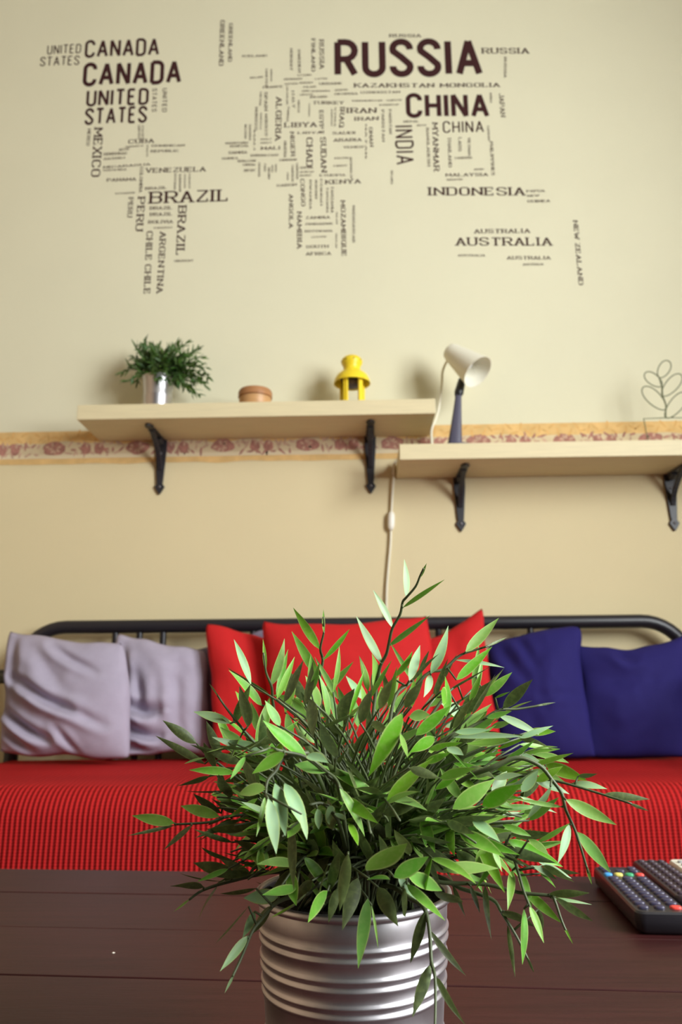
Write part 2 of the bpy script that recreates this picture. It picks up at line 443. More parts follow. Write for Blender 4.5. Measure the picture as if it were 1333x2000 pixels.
# text, style, base line start and end in the photograph, letter height
WORDS = """
UNITED|t|92,107,158,104|18
STATES|t|78,130,155,127|18
CANADA|r|165,114,311,109|35
CANADA|b|161,170,354,164|47
UNITED|r|168,209,290,205|33
STATES|r|165,245,287,240|33
RUSSIA|b|654,152,944,150|75
CHINA|b|794,231,957,231|49
CHINA|t|866,260,946,259|23
INDIA|t|771,246,774,322|36
KAZAKHSTAN|f|692,171,849,171|8
MONGOLIA|f|860,171,977,170|8
RUSSIA|f|942,105,1034,105|11
RUSSIA|f|761,73,823,73|6
IRAN|f|678,221,736,221|10
IRAN|f|693,236,740,235|7
BRAZIL|f|292,398,448,393|23
VENEZUELA|f|285,338,402,335|9
CUBA|f|251,281,301,279|8
PANAMA|f|209,355,266,353|6
BRAZIL|f|284,371,326,369|5
BRAZIL|f|293,410,337,409|6
BRAZIL|f|293,422,337,421|6
BOLIVIA|f|290,437,338,436|6
PARAGUAY|f|301,447,337,446|3
URUGUAY|f|341,512,378,511|4
ECUADOR|f|226,380,264,378|3
DOMINICAN|f|297,287,361,286|4
REPUBLIC|f|295,298,349,297|4.5
JAMAICA|f|243,289,280,286|3
BELIZE|f|233,295,253,293|4
HONDURAS|f|203,304,248,302|5
GUATEMALA|f|203,313,245,310|4
NICARAGUA|f|202,329,294,323|4
COSTA RICA|f|202,335,247,333|4
COLOMBIA|f|274,327,272,376|6
UNITED|t|318,173,317,219|9
STATES|t|298,173,297,219|9
UNITED|f|270,245,270,272|4
STATES|f|277,245,277,272|4
HAITI|f|287,284,286,306|3
MEXICO|f|185,250,178,346|17
MEXICO|f|172,252,169,285|6
PERU|f|270,385,265,452|14
PERU|f|252,386,249,425|9
BRAZIL|f|349,402,344,500|16
CHILE CHILE|f|287,452,281,575|12
ARGENTINA|f|313,453,306,573|12
GUYANA|f|341,339,340,371|4
SURINAME|f|350,340,350,376|4
GUIANA|f|360,340,360,368|3
FRENCH|f|369,339,369,368|3
GREENLAND|f|431,40,428,129|8.5
GREENLAND|f|448,46,446,121|7
ICELAND|f|474,112,522,111|4
FINLAND|f|609,76,609,140|7
RUSSIA|f|624,78,625,135|9
NORWAY|f|567,95,567,138|5
SWEDEN|f|582,97,583,142|5
IRELAND|f|489,154,514,152|3
UNITED|f|519,135,519,172|4
KINGDOM|f|529,136,529,159|3
FRANCE|f|514,173,553,171|4
GERMANY|f|555,157,591,156|3.5
ESTONIA|f|582,149,609,148|3
LATVIA|f|616,156,640,155|3
UKRAINE|f|624,166,669,165|4
POLAND|f|593,172,618,171|3
ROMANIA|f|609,180,645,179|3
HUNGARY|f|585,164,612,163|3
AUSTRIA|f|556,166,582,165|3
CROATIA|f|586,187,612,186|3
BULGARIA|f|606,192,640,191|4
SERBIA|f|590,180,606,179|3
GEORGIA|f|654,186,699,185|4
ARMENIA|f|654,178,680,177|3
TURKEY|f|611,204,672,204|6
ITALY|f|570,178,572,211|5
SWITZERLAND|f|560,168,560,205|3
TUNISIA|f|562,208,560,238|4
GREECE|f|582,196,582,221|4
CYPRUS|f|603,203,603,228|3
SPAIN|f|517,180,517,217|6
MOROCCO|f|518,223,518,266|5
PORTUGAL|f|508,180,507,208|3.5
MOROCCO|f|499,210,498,255|5
MOROCCO|f|509,221,508,253|3
ALGERIA|f|540,190,538,275|11
LIBYA|f|556,249,619,248|9
LIBYA|f|582,262,629,261|4
EGYPT|f|624,216,625,262|8
IRAQ|f|665,210,663,249|9
SYRIA|f|654,210,653,248|3
JORDAN|f|647,212,647,246|3
SAUDI|f|650,263,695,262|5
ARABIA|f|652,277,707,276|6
YEMEN|f|671,290,710,289|4
NIGER|f|567,258,569,306|8
MALI|f|510,293,548,292|6
NIGERIA|f|555,276,555,308|5
CHAD|f|599,269,599,326|12
SUDAN|f|626,268,628,337|11
CAMEROON|f|546,315,580,314|4
ETHIOPIA|f|625,345,675,344|4
KENYA|f|636,360,705,358|8
SOMALIA|f|684,310,685,350|4
DJIBOUTI|f|652,326,678,325|3
ERITREA|f|654,311,688,310|3
CONGO|f|587,350,589,403|8
GABON|f|541,365,580,363|4.5
ANGOLA|f|565,380,565,446|8
NAMIBIA|f|581,414,581,486|9
ZAMBIA|f|597,428,645,427|5
ZIMBABWE|f|596,440,651,439|4
BOTSWANA|f|596,454,650,453|4
LESOTHO|f|609,465,638,464|3
SOUTH|f|598,485,642,484|5.5
AFRICA|f|598,499,647,498|6
MOZAMBIQUE|f|666,392,668,501|9
MADAGASCAR|f|689,402,689,474|5
RWANDA|f|605,352,605,409|4
BURUNDI|f|616,352,616,389|4
CONGO|f|626,350,626,402|4
TANZANIA|f|638,366,638,416|4
TANZANIA|f|647,364,647,416|5
MALAWI|f|657,415,657,438|3
SWAZILAND|f|656,456,656,485|3
MAURITANIA|f|441,282,485,281|4
SENEGAL|f|449,288,487,287|4
GAMBIA|f|447,301,483,300|5
GUINEA|f|434,312,465,311|4
SIERRA LEONE|f|464,317,501,316|4
LIBERIA|f|475,324,499,324|4
IVORY COAST|f|477,336,499,335|5
BURKINA FASO|f|490,306,544,305|4
MALI|f|510,274,530,273|3
MALI|f|510,281,530,280|3
GHANA|f|505,318,505,346|4
TOGO|f|516,319,516,335|4
BENIN|f|524,328,524,350|4
NIGERIA|f|531,323,531,337|3
NIGERIA|f|538,321,538,337|3
WESTERN|f|478,243,478,271|4
SAHARA|f|487,243,487,275|4
MALI|f|496,255,496,294|3
GABON|f|561,337,561,352|3
CAMEROON|f|570,323,570,355|4
CAMEROON|f|579,319,579,350|4
CENTRAL|f|586,330,613,329|4
AFRICAN|f|586,338,613,337|3
REPUBLIC|f|586,345,609,344|3
UZBEKISTAN|f|705,183,782,182|4
TURKMENISTAN|f|687,199,747,198|3
TAJIKISTAN|f|755,198,785,197|3
AFGHANISTAN|f|741,207,779,206|3
PAKISTAN|f|746,215,747,277|5
PAKISTAN|f|760,214,761,262|5
OMAN|f|721,249,723,287|7
QATAR|f|714,243,714,310|3
NEPAL|f|789,240,819,239|4
BHUTAN|f|815,247,833,246|3
SRI LANKA|f|764,333,764,360|4
BANGLADESH|f|833,250,836,325|5
MYANMAR|f|845,240,848,335|11
THAILAND|f|875,268,877,327|6
LAOS|f|896,269,896,296|6
VIETNAM|f|914,269,915,304|5
CAMBODIA|f|889,311,923,310|4
BRUNEI|f|927,333,946,332|3
PHILIPPINES|f|957,277,961,343|6
TAIWAN|f|952,245,954,275|4
MALAYSIA|f|871,345,954,344|6
SINGAPORE|f|873,353,905,352|3
INDONESIA|f|838,382,1026,382|16
PAPUA|f|1029,376,1065,375|4.5
NEW|f|1031,385,1054,384|4
GUINEA|f|1031,396,1075,395|5
AUSTRALIA|f|927,456,1036,455|8
AUSTRALIA|f|891,480,1079,480|16
AUSTRALIA|f|895,501,948,501|4
AUSTRALIA|f|991,507,1076,507|6.5
AUSTRALIA|f|1022,519,1062,518|4
NEW ZEALAND|f|1120,431,1131,557|9
JAPAN|f|975,183,979,229|9
KOREA|f|957,182,958,201|4
RUSSIA|f|985,112,985,152|5
"""
m_letters = mat('sepia_vinyl', srgb(66, 38, 38), .8, spec=.1)
decal = thing('world_map_decal', at(640, 330, WALL_Y), 'world map made of dark brown country names stuck on the cream wall above the shelves', 'wall decal')
rows = []
for line in WORDS.strip().splitlines():
    tx_, st_, co_, h_ = line.split('|')
    x0_, y0_, x1_, y1_ = (float(c) for c in co_.split(','))
    a_, b_ = at(x0_, y0_, WALL_Y), at(x1_, y1_, WALL_Y)
    d_ = Vector((x1_ - x0_, y1_ - y0_)).normalized()
    q_ = at(x0_ + d_.y * float(h_), y0_ - d_.x * float(h_), WALL_Y)
    rows.append(((a_ - b_).length * (a_ - q_).length, tx_, st_, a_, b_, (a_ - q_).length))
order = sorted(range(len(rows)), key=lambda i: -rows[i][0])
rest = MB()
for n_, i in enumerate(order):
    _, tx_, st_, a_, b_, hh_ = rows[i]
    mb = MB() if n_ < 98 else rest
    word_mesh(mb, tx_, st_, a_, b_, hh_, 0)
    if n_ < 98:
        mb.build('country_name', m_letters, decal, fix=False)
tag(rest.build('small_country_names', m_letters, decal, fix=False), kind='stuff')
# ================================================================ SHELVES
m_birch = mat('pale_birch', srgb(222, 208, 168), .5, spec=.35, noise_amt=.05, noise_scale=14, stretch=(.6, 6, 14), bump=.02)
m_iron = mat('black_iron', srgb(42, 41, 46), .45, spec=.5, noise_amt=.1, noise_scale=40)
m_steel_screw = mat('dark_screw', srgb(120, 118, 122), .35, metal=.8)

def bracket(parent, x, ytip, ztop, drop):
    """forged bracket: arm under the board, leaf-tipped leg on the wall, brace between"""
    mb = MB()
    zt = ztop - .0005
    leg = [(-.02, 0), (.02, 0), (.02, -.035), (.011, -drop + .045), (.0095, -drop + .04), (.0175, -drop + .028), (.007, -drop + .01), (0, -drop),
           (-.007, -drop + .01), (-.0175, -drop + .028), (-.0095, -drop + .04), (-.011, -drop + .045), (-.02, -.035)]
    mb.prism(leg, lambda u, v, d: Vector((x + u, WALL_Y - .0025 - d, zt + v)), 0, .008)
    L = WALL_Y - ytip
    arm = [(-.015, 0), (.015, 0), (.013, L * .7), (.009, L - .04), (.015, L - .024), (.008, L - .006), (0, L), (-.008, L - .006), (-.015, L - .024), (-.009, L - .04), (-.013, L * .7)]
    mb.prism(arm, lambda u, v, d: Vector((x + u, WALL_Y - .0025 - v, zt - d)), 0, .007)
    q = bez((x, WALL_Y - .01, zt - drop * .55), (x, WALL_Y - .035, zt - .045), (x, WALL_Y - L * .72, zt - .006), 10)
    for i in range(len(q) - 1):
        a, b = q[i], q[i + 1]
        n = (b - a).normalized().cross(Vector((1, 0, 0))) * .005
        W = Vector((.008, 0, 0))
        vs = [a - W - n, a + W - n, a + W + n, a - W + n, b - W - n, b + W - n, b + W + n, b - W + n]
        mb.add(vs, [(0, 1, 2, 3), (7, 6, 5, 4), (0, 4, 5, 1), (1, 5, 6, 2), (2, 6, 7, 3), (3, 7, 4, 0)])
    mb.tube([(x, WALL_Y - .004, zt - .006), (x, WALL_Y - .03, zt - .014), (x, WALL_Y - .05, zt - .004)], .013, 8)
    br = mb.build('bracket', m_iron, parent, bevel=.0015)
    for zz in (-drop + .028, -.05):
        s = MB()
        Mx = Matrix.Rotation(R(90), 4, 'X')
        s.lathe([(.0055, 0), (.005, .002), (.003, .0032), (.0001, .0036)], (x, WALL_Y - .0103, zt + zz), 12, M=Mx)
        s.build('screw', m_steel_screw, br, smooth=True)
    return br

def shelf(x0, x1, y0, z0, z1, label, brackets):
    t = thing('wall_shelf', ((x0 + x1) / 2, (y0 + WALL_Y) / 2, z0), label, 'shelf')
    MB().box((x0, y0, z0), (x1, WALL_Y - .0025, z1)).build('board', m_birch, t, bevel=.002)
    for bx, by, dr in brackets:
        bracket(t, bx, by, z0, dr)
    return t
SH1 = (-.926, .247, 2.365, 1.572, 1.623)
SH2 = (.127, 1.34, 2.36, 1.417, 1.469)
shelf(*SH1, 'longer pale birch shelf at left holding the small plant, wooden box and yellow lantern',
      [(-.704, 2.41, .2), (.037, 2.41, .208)])
shelf(*SH2, 'lower pale birch shelf at right holding the desk lamp and wire plant',
      [(.344, 2.41, .192), (1.068, 2.41, .2)])

# ================================================================ THINGS ON THE SHELVES
m_zinc = mat('zinc', srgb(206, 204, 206), .38, metal=1., noise_amt=.06, noise_scale=14, bump=.015, bump_scale=30)
m_zinc_big = mat('spangled_zinc', srgb(205, 201, 205), .42, metal=1., noise_amt=.12, noise_scale=38, bump=.01, bump_scale=60)
m_soil = mat('dark_soil', srgb(38, 32, 28), .95, bump=.8, bump_scale=90)

def leaf_material(name, top, under, edge):
    mt = bpy.data.materials.new(name)
    mt.use_nodes = True
    nt = mt.node_tree
    N, Lk = nt.nodes, nt.links
    b = N['Principled BSDF']
    out = N['Material Output']
    geo = N.new('ShaderNodeNewGeometry')
    va = N.new('ShaderNodeAttribute'); va.attribute_name = 'leaf_tint'
    uv = N.new('ShaderNodeAttribute'); uv.attribute_name = 'leaf_uv'
    tc = N.new('ShaderNodeTexCoord')
    nz = N.new('ShaderNodeTexNoise'); nz.inputs['Scale'].default_value = 330; nz.inputs['Detail'].default_value = 6
    Lk.new(tc.outputs['Object'], nz.inputs['Vector'])
    sp = N.new('ShaderNodeValToRGB')
    sp.color_ramp.elements[0].position = .45; sp.color_ramp.elements[1].position = .68
    Lk.new(nz.outputs['Fac'], sp.inputs['Fac'])
    mx = N.new('ShaderNodeMix'); mx.data_type = 'RGBA'
    mx.inputs['A'].default_value = top; mx.inputs['B'].default_value = under
    Lk.new(geo.outputs['Backfacing'], mx.inputs['Factor'])
    hs = N.new('ShaderNodeHueSaturation')
    Lk.new(mx.outputs['Result'], hs.inputs['Color'])
    sx = N.new('ShaderNodeSeparateXYZ'); Lk.new(va.outputs['Vector'], sx.inputs[0])
    Lk.new(sx.outputs['X'], hs.inputs['Hue']); Lk.new(sx.outputs['Y'], hs.inputs['Saturation']); Lk.new(sx.outputs['Z'], hs.inputs['Value'])
    m2 = N.new('ShaderNodeMix'); m2.data_type = 'RGBA'
    ml = N.new('ShaderNodeMath'); ml.operation = 'MULTIPLY'; ml.inputs[1].default_value = .16
    Lk.new(sp.outputs['Color'], ml.inputs[0]); Lk.new(ml.outputs[0], m2.inputs['Factor'])
    Lk.new(hs.outputs['Color'], m2.inputs['A']); m2.inputs['B'].default_value = edge
    su = N.new('ShaderNodeSeparateXYZ'); Lk.new(uv.outputs['Vector'], su.inputs[0])
    er = N.new('ShaderNodeValToRGB')
    er.color_ramp.elements[0].position = .78; er.color_ramp.elements[1].position = 1.
    er.color_ramp.elements[1].color = (.95, .95, .95, 1)
    Lk.new(su.outputs['X'], er.inputs['Fac'])
    m3 = N.new('ShaderNodeMix'); m3.data_type = 'RGBA'
    bf = N.new('ShaderNodeMath'); bf.operation = 'MULTIPLY_ADD'; bf.inputs[1].default_value = -.75; bf.inputs[2].default_value = 1.
    Lk.new(geo.outputs['Backfacing'], bf.inputs[0])
    em = N.new('ShaderNodeMath'); em.operation = 'MULTIPLY'
    Lk.new(er.outputs['Color'], em.inputs[0]); Lk.new(bf.outputs[0], em.inputs[1])
    Lk.new(em.outputs[0], m3.inputs['Factor']); Lk.new(m2.outputs['Result'], m3.inputs['A']); m3.inputs['B'].default_value = edge
    Lk.new(m3.outputs['Result'], b.inputs['Base Color'])
    b.inputs['Roughness'].default_value = .45
    b.inputs['Specular IOR Level'].default_value = .38
    tr = N.new('ShaderNodeBsdfTranslucent')
    Lk.new(m3.outputs['Result'], tr.inputs['Color'])
    ms = N.new('ShaderNodeMixShader'); ms.inputs[0].default_value = .22
    Lk.new(b.outputs[0], ms.inputs[1]); Lk.new(tr.outputs[0], ms.inputs[2])
    Lk.new(ms.outputs[0], out.inputs['Surface'])
    return mt
m_leaf = leaf_material('bamboo_leaf', srgb(116, 172, 62), srgb(86, 102, 60), srgb(178, 198, 116))
m_leaf_small = leaf_material('small_plant_leaf', srgb(76, 112, 50), srgb(82, 104, 60), srgb(100, 122, 66))
m_stem = mat('green_stem', srgb(80, 90, 58), .5, noise_amt=.2, noise_scale=60)

class Foliage:
    """stems and leaves of one branch, as one mesh with two materials"""
    def __init__(s): s.mb = MB(); s.t = []; s.u = []
    def _pad(s, tint=(.5, 1, 1)):
        n = len(s.mb.v) - len(s.t)
        s.t += [tint] * n; s.u += [(0, 0, 0)] * n
    def stem(s, pts, r0, r1, n=6):
        k = len(pts)
        s.mb.tube(pts, [r0 + (r1 - r0) * i / (k - 1) for i in range(k)], n, 1); s._pad()
    def leaf(s, base, tip, width, nrm, bow=.06, fold=.22, tint=(.5, 1, 1), twist=0., shape=.8, seg=9):
        ax = tip - base; L = ax.length
        if L < 1e-5: return
        e = ax / L
        n0 = (nrm - e * nrm.dot(e))
        n0 = n0.normalized() if n0.length > 1e-5 else e.orthogonal().normalized()
        vs, us = [], []
        for i in range(seg + 1):
            t = i / seg
            w = t ** (shape * .95) * (1 - t) ** 1.12 / .285 if 0 < t < 1 else 0
            w = max(w, .06 if t < .9 else .02) * width * .5 * .9
            rot = Matrix.Rotation(twist * (t - .5), 3, e)
            n = rot @ n0
            sd = n.cross(e)
            c = base + ax * t + n0 * (bow * L * 4 * t * (1 - t))
            f = fold * w
            for q in (-1, -.55, 0, .55, 1):
                vs.append(c + sd * (w * q) + n * (f * (abs(q) - .5) * 1.0))
                us.append((abs(q), t, 0))
        fs = []
        for i in range(seg):
            for j in range(4):
                a = i * 5 + j
                fs.append((a, a + 5, a + 6, a + 1))
        s.mb.add(vs, fs, 0); s.t += [tint] * len(vs); s.u += us
    def build(s, name, mats, parent):
        o = s.mb.build(name, mats, parent, smooth=True, fix=False)
        for nm, dat in (('leaf_tint', s.t), ('leaf_uv', s.u)):
            at_ = o.data.attributes.new(nm, 'FLOAT_VECTOR', 'POINT')
            at_.data.foreach_set('vector', [c for v in dat for c in v])
        return o

# ---- small plant in a zinc pot
rnd = random.Random(5)
PY_ = 2.47
pc = at(309, 760, PY_); zs = SH1[4]
rp = (at(339, 745, PY_) - at(279, 745, PY_)).length / 2
zt = at(309, 739, PY_).z
sp_ = thing('potted_plant', (pc.x, PY_, zs), 'small bushy green plant in a shiny metal pot on the upper shelf', 'potted plant')
mb = MB()
H = zt - zs
mb.lathe([(0.0001, 0), (rp * .82, 0), (rp * .84, .004), (rp * .9, H * .45), (rp * .92, H * .47), (rp * .905, H * .49), (rp * .92, H * .53), (rp * .91, H * .55), (rp * .985, H * .97), (rp * 1.02, H * .985), (rp * 1.02, H), (rp * .97, H), (rp * .95, H * .85), (.0001, H * .85)], (pc.x, PY_, zs), 40)
mb.build('pot', m_zinc, sp_, smooth='auto')
sb_ = MB().lathe([(rp * .93, H * .88), (rp * .5, H * .9), (.0001, H * .91)], (pc.x, PY_, zs), 24).build('soil', m_soil, sp_, smooth=True)
# tip points of the sprays, traced: the crown leans to the right
tips = [(243, 727), (252, 745), (262, 700), (268, 678), (285, 668), (300, 690), (318, 694), (345, 676), (362, 672), (386, 683), (392, 700), (402, 718), (405, 735), (398, 752), (386, 770), (375, 765), (360, 740), (350, 730), (330, 705), (270, 725), (290, 710), (310, 700), (375, 690), (340, 700), (365, 715), (385, 735), (280, 690), (255, 715), (372, 748), (300, 678), (330, 685), (352, 700), (270, 742), (395, 745), (380, 715), (320, 720), (345, 745), (365, 760)]
for q in range(34):
    th = q * 2.4; rr_ = math.sqrt((q + 1) / 35)
    tips.append((328 + 56 * rr_ * math.cos(th), 713 + 36 * rr_ * math.sin(th) + 12 * rr_ * math.cos(th)))
fo = Foliage()
for i, (tx_, ty_) in enumerate(tips):
    yy = PY_ + rnd.uniform(-.075, .06)
    tip = at(tx_, ty_, yy)
    b0 = Vector((pc.x + rnd.uniform(-.5, .5) * rp, PY_ + rnd.uniform(-.5, .5) * rp, zs + H * .9))
    mid = b0.lerp(tip, .55) + Vector((0, 0, .05 if ty_ > 700 else .02))
    if tip.z < zs + .012: tip.z = zs + .012
    path = bez(b0, mid, tip, 8)
    fo.stem(path, .0016, .0006, 5)
    for k in range(2, 9):
        p = path[k]
        for q in range(4):
            d = (path[k] - path[k - 1]).normalized()
            dv = (d + Vector((rnd.uniform(-1, 1), rnd.uniform(-1, 1), rnd.uniform(-.7, .9))) * .95).normalized()
            l = rnd.uniform(.022, .038)
            fo.leaf(p, p + dv * l, rnd.uniform(.006, .01), Vector((rnd.uniform(-1, 1), -1.2, rnd.uniform(0, 1.4))), tint=(.5 + rnd.uniform(-.03, .02), rnd.uniform(.8, 1.15), rnd.uniform(.6, 1.25)), seg=5)
fo.build('foliage', [m_leaf_small, m_stem], sp_)

# ---- round wooden box
m_wood = mat('tan_wood', srgb(196, 150, 100), .45, noise_amt=.12, noise_scale=20, stretch=(1, 1, 6))
m_wood_lid = mat('brown_wood', srgb(172, 120, 76), .45, noise_amt=.15, noise_scale=20, stretch=(1, 1, 6))
BY_ = 2.45
bc = at(499, 770, BY_)
rb = (at(532, 765, BY_) - at(466, 765, BY_)).length / 2
ht = at(499, 751, BY_ - .055).z - zs
bx = thing('wooden_box', (bc.x, BY_, zs), 'low round lidded wooden box on the upper shelf between plant and lantern', 'box')
MB().lathe([(.0001, 0), (rb * .9, 0), (rb * .95, .004), (rb * .95, ht * .58), (rb * .9, ht * .6), (.0001, ht * .6)], (bc.x, BY_, zs), 40).build('body', m_wood, bx, smooth='auto')
MB().lathe([(rb * .9, ht * .605), (rb, ht * .62), (rb * 1.0, ht * .86), (rb * .93, ht * .97), (rb * .8, ht), (.0001, ht)], (bc.x, BY_, zs), 40).build('lid', m_wood_lid, bx, smooth='auto')

# ---- yellow lantern
m_yel = mat('yellow_enamel', srgb(243, 212, 40), .38, spec=.5, noise_amt=.02)
m_yel_in = mat('dark_interior', srgb(86, 62, 44), .6)
m_candle = mat('white_wax', srgb(238, 232, 215), .5)
m_glass = bpy.data.materials.new('clear_glass'); m_glass.use_nodes = True
_nt = m_glass.node_tree
_nt.nodes.remove(_nt.nodes['Principled BSDF'])
_tr = _nt.nodes.new('ShaderNodeBsdfTransparent'); _gl = _nt.nodes.new('ShaderNodeBsdfGlossy'); _gl.inputs['Roughness'].default_value = .03
_mx = _nt.nodes.new('ShaderNodeMixShader'); _fr = _nt.nodes.new('ShaderNodeFresnel'); _fr.inputs['IOR'].default_value = 1.45
_nt.links.new(_fr.outputs[0], _mx.inputs[0]); _nt.links.new(_tr.outputs[0], _mx.inputs[1]); _nt.links.new(_gl.outputs[0], _mx.inputs[2])
_nt.links.new(_mx.outputs[0], _nt.nodes['Material Output'].inputs['Surface'])
LY = 2.47
lc = at(688, 740, LY); zl = lambda py: at(688, py, LY).z
pm = (at(700, 740, LY) - at(600, 740, LY)).length / 100          # metres per pixel there
lt = thing('lantern', (lc.x, LY, zs), 'small yellow metal candle lantern on the upper shelf', 'lantern')
c0 = (lc.x, LY, 0)
MB().lathe([(.0001, zl(696)), (14 * pm, zl(698)), (19 * pm, zl(702)), (21 * pm, zl(706)), (20.5 * pm, zl(711)), (17 * pm, zl(716)), (16.5 * pm, zl(724)), (18 * pm, zl(727)), (24 * pm, zl(729.5)), (30 * pm, zl(735)), (34 * pm, zl(742)), (35.5 * pm, zl(748)), (36 * pm, zl(750)), (34.5 * pm, zl(749.5)), (29 * pm, zl(739)), (.0001, zl(737))], c0, 40).build('roof', m_yel, lt, smooth='auto')
for k in range(8):
    th = 2 * math.pi * k / 8 + .2
    MB().lathe([(.0001, .0012), (.0028, .001), (.003, 0)], Vector((lc.x, LY, zl(707))) + Vector((math.cos(th), math.sin(th), 0)) * 20.6 * pm, 10, M=Matrix.Rotation(th, 4, 'Z') @ Matrix.Rotation(R(90), 4, 'Y')).build('vent_hole', m_yel_in, lt)
MB().lathe([(.0001, 0), (30 * pm, 0), (31 * pm, .004), (30 * pm, .012), (26 * pm, .016), (.0001, .016)], (lc.x, LY, zs), 40).build('base', m_yel, lt, smooth='auto')
for k, a in enumerate((-118, -52, 38, 142)):
    d = Vector((math.cos(R(a)), math.sin(R(a)), 0)) * 26 * pm
    Mz = Matrix.Translation(Vector((lc.x, LY, 0)) + d) @ Matrix.Rotation(R(a), 4, 'Z')
    MB().box((-.004, -4.6 * pm, zs + .012), (.004, 4.6 * pm, zl(737)), M=Mz).build('pillar', m_yel, lt, bevel=.0015)
g = MB()
for a0, a1 in ((-118, -52), (-52, 38), (38, 142), (142, 242)):
    p, q = (Vector((lc.x, LY, 0)) + Vector((math.cos(R(a)), math.sin(R(a)), 0)) * 23 * pm for a in (a0, a1))
    nn = Vector((q.y - p.y, p.x - q.x, 0)).normalized() * .0008
    vs = [p + nn + Vector((0, 0, zs + .016)), q + nn + Vector((0, 0, zs + .016)), q + nn + Vector((0, 0, zl(738))), p + nn + Vector((0, 0, zl(738))),
          p - nn + Vector((0, 0, zs + .016)), q - nn + Vector((0, 0, zs + .016)), q - nn + Vector((0, 0, zl(738))), p - nn + Vector((0, 0, zl(738)))]
    g.add(vs, [(0, 1, 2, 3), (7, 6, 5, 4), (0, 4, 5, 1), (2, 6, 7, 3)])
g.build('glass_pane', m_glass, lt)
MB().lathe([(24 * pm, zl(738)), (19 * pm, zl(745)), (12 * pm, zl(756)), (.0001, zl(757))], (lc.x, LY, 0), 24).build('dark_inner_cone', m_yel_in, lt, smooth=True)  # added dark brown cone under the roof, filling the lantern's dark interior
cd = MB().lathe([(.0001, .016), (.017, .016), (.017, .032), (.0001, .032)], (lc.x, LY, zs), 24).build('candle', m_candle, lt, smooth='auto')

# ---- lamp with a cone shade
m_shade = mat('white_enamel', srgb(236, 232, 214), .4, spec=.4)
m_bulb = mat('frosted_bulb', srgb(244, 246, 250), .3)
m_slate = mat('slate_plastic', srgb(80, 77, 95), .42, spec=.4, noise_amt=.04)
m_black = mat('black_plastic', srgb(28, 28, 32), .4)
LPY = 2.45
zb = SH2[4]
op = at(934, 727, LPY - .05)                                        # centre of the shade's mouth
axis = (RT * .66 - UP * .5 - ray(934, 727).normalized() * .58).normalized()                        # where the mouth points
pm2 = (at(950, 730, LPY) - at(850, 730, LPY)).length / 100
Ls, Rm, Rb = 84 * pm2, 34 * pm2, 18 * pm2
Mq = Matrix.Translation(op - axis * Ls) @ axis.to_track_quat('Z', 'Y').to_matrix().to_4x4()
foot = at(888, 856, LPY); foot.z = zb
lp = thing('desk_lamp', (foot.x, LPY, zb), 'reading lamp with a white cone shade on a slate stem standing on the lower shelf', 'lamp')
def lath(name, prof, mt, **k):
    return MB().lathe(prof, (0, 0, 0), 40, M=Mq).build(name, mt, lp, smooth='auto', **k)
shd = lath('lamp_shade', [(.0001, -.008), (Rb * .6, -.006), (Rb * .95, .002), (Rb * 1.05, .012), (Rm * .97, Ls * .97), (Rm, Ls), (Rm - .002, Ls), (Rb * 1.0, .016), (Rb * .8, .008), (.0001, .006)], m_shade)
lath('bulb', [(.0001, .012), (.013, .014), (.013, .04), (.02, .052), (.026, .068), (.027, .08), (.022, .094), (.012, .103), (.0001, .106)], m_bulb)
j0, j1 = at(897, 767, LPY + .005), at(903, 742, LPY + .01)
MB().tube([at(895, 775, LPY), j0, j1], [.011, .016, .013], 14).build('joint', m_black, lp, smooth=True)
st = MB()
s0, s1 = Vector((foot.x, LPY, zb + .02)), at(896, 771, LPY)
n_ = 12
vs = []
for i in range(n_ + 1):
    t = i / n_
    p = s0.lerp(s1, t); wx = (.0135 * (1 - t) ** 1.2 + .0105); wy = .012 * (1 - t) + .009
    for k in range(16):
        th = 2 * math.pi * k / 16
        c, s_ = math.cos(th), math.sin(th)
        vs.append(p + Vector((wx * math.copysign(abs(c) ** .5, c), wy * math.copysign(abs(s_) ** .5, s_), 0)))
fs = [(i * 16 + k, i * 16 + (k + 1) % 16, (i + 1) * 16 + (k + 1) % 16, (i + 1) * 16 + k) for i in range(n_) for k in range(16)]
fs += [tuple(range(15, -1, -1)), tuple(range(n_ * 16, n_ * 16 + 16))]
st.add(vs, fs).build('stem', m_slate, lp, smooth='auto')
MB().lathe([(.0001, 0), (.058, 0), (.06, .004), (.058, .014), (.03, .022), (.0001, .023)], (foot.x + .005, LPY, zb), 40).build('lamp_base', m_slate, lp, smooth='auto')
# the cord: from the shade down behind the shelf end and along the wall
back = op - axis * Ls
cp = [back + Vector((.006, .012, 0)), at(866, 722, LPY + .05), at(864, 745, LPY + .06), at(861, 770, LPY + .055), at(858, 795, LPY + .04), at(852, 818, LPY + .03), at(843, 842, LPY + .03)]
cp += [Vector((.24, 2.50, zb + .008)), Vector((.19, 2.53, zb + .006)), Vector((.14, 2.56, zb + .007)), Vector((.119, 2.572, zb - .004)), Vector((.1155, 2.58, zb - .04)), at(771, 915, 2.586), at(768, 950, 2.588), at(765, 1000, 2.59), at(764, 1034, 2.59), at(763, 1065, 2.59), at(759, 1110, 2.59), at(756, 1150, 2.59), at(755, 1200, 2.59), at(755, 1260, 2.59), at(757, 1400, 2.59), at(760, 1650, 2.59)]
m_cord = mat('white_cord', srgb(236, 230, 208), .5)
cordo = MB().tube(smooth_path(cp, 4), .0042, 8).build('cord', m_cord, lp, smooth=True)
sa, sb2 = at(765, 999, 2.585), at(764, 1036, 2.585)
sw = MB()
n_ = 8; vs = []
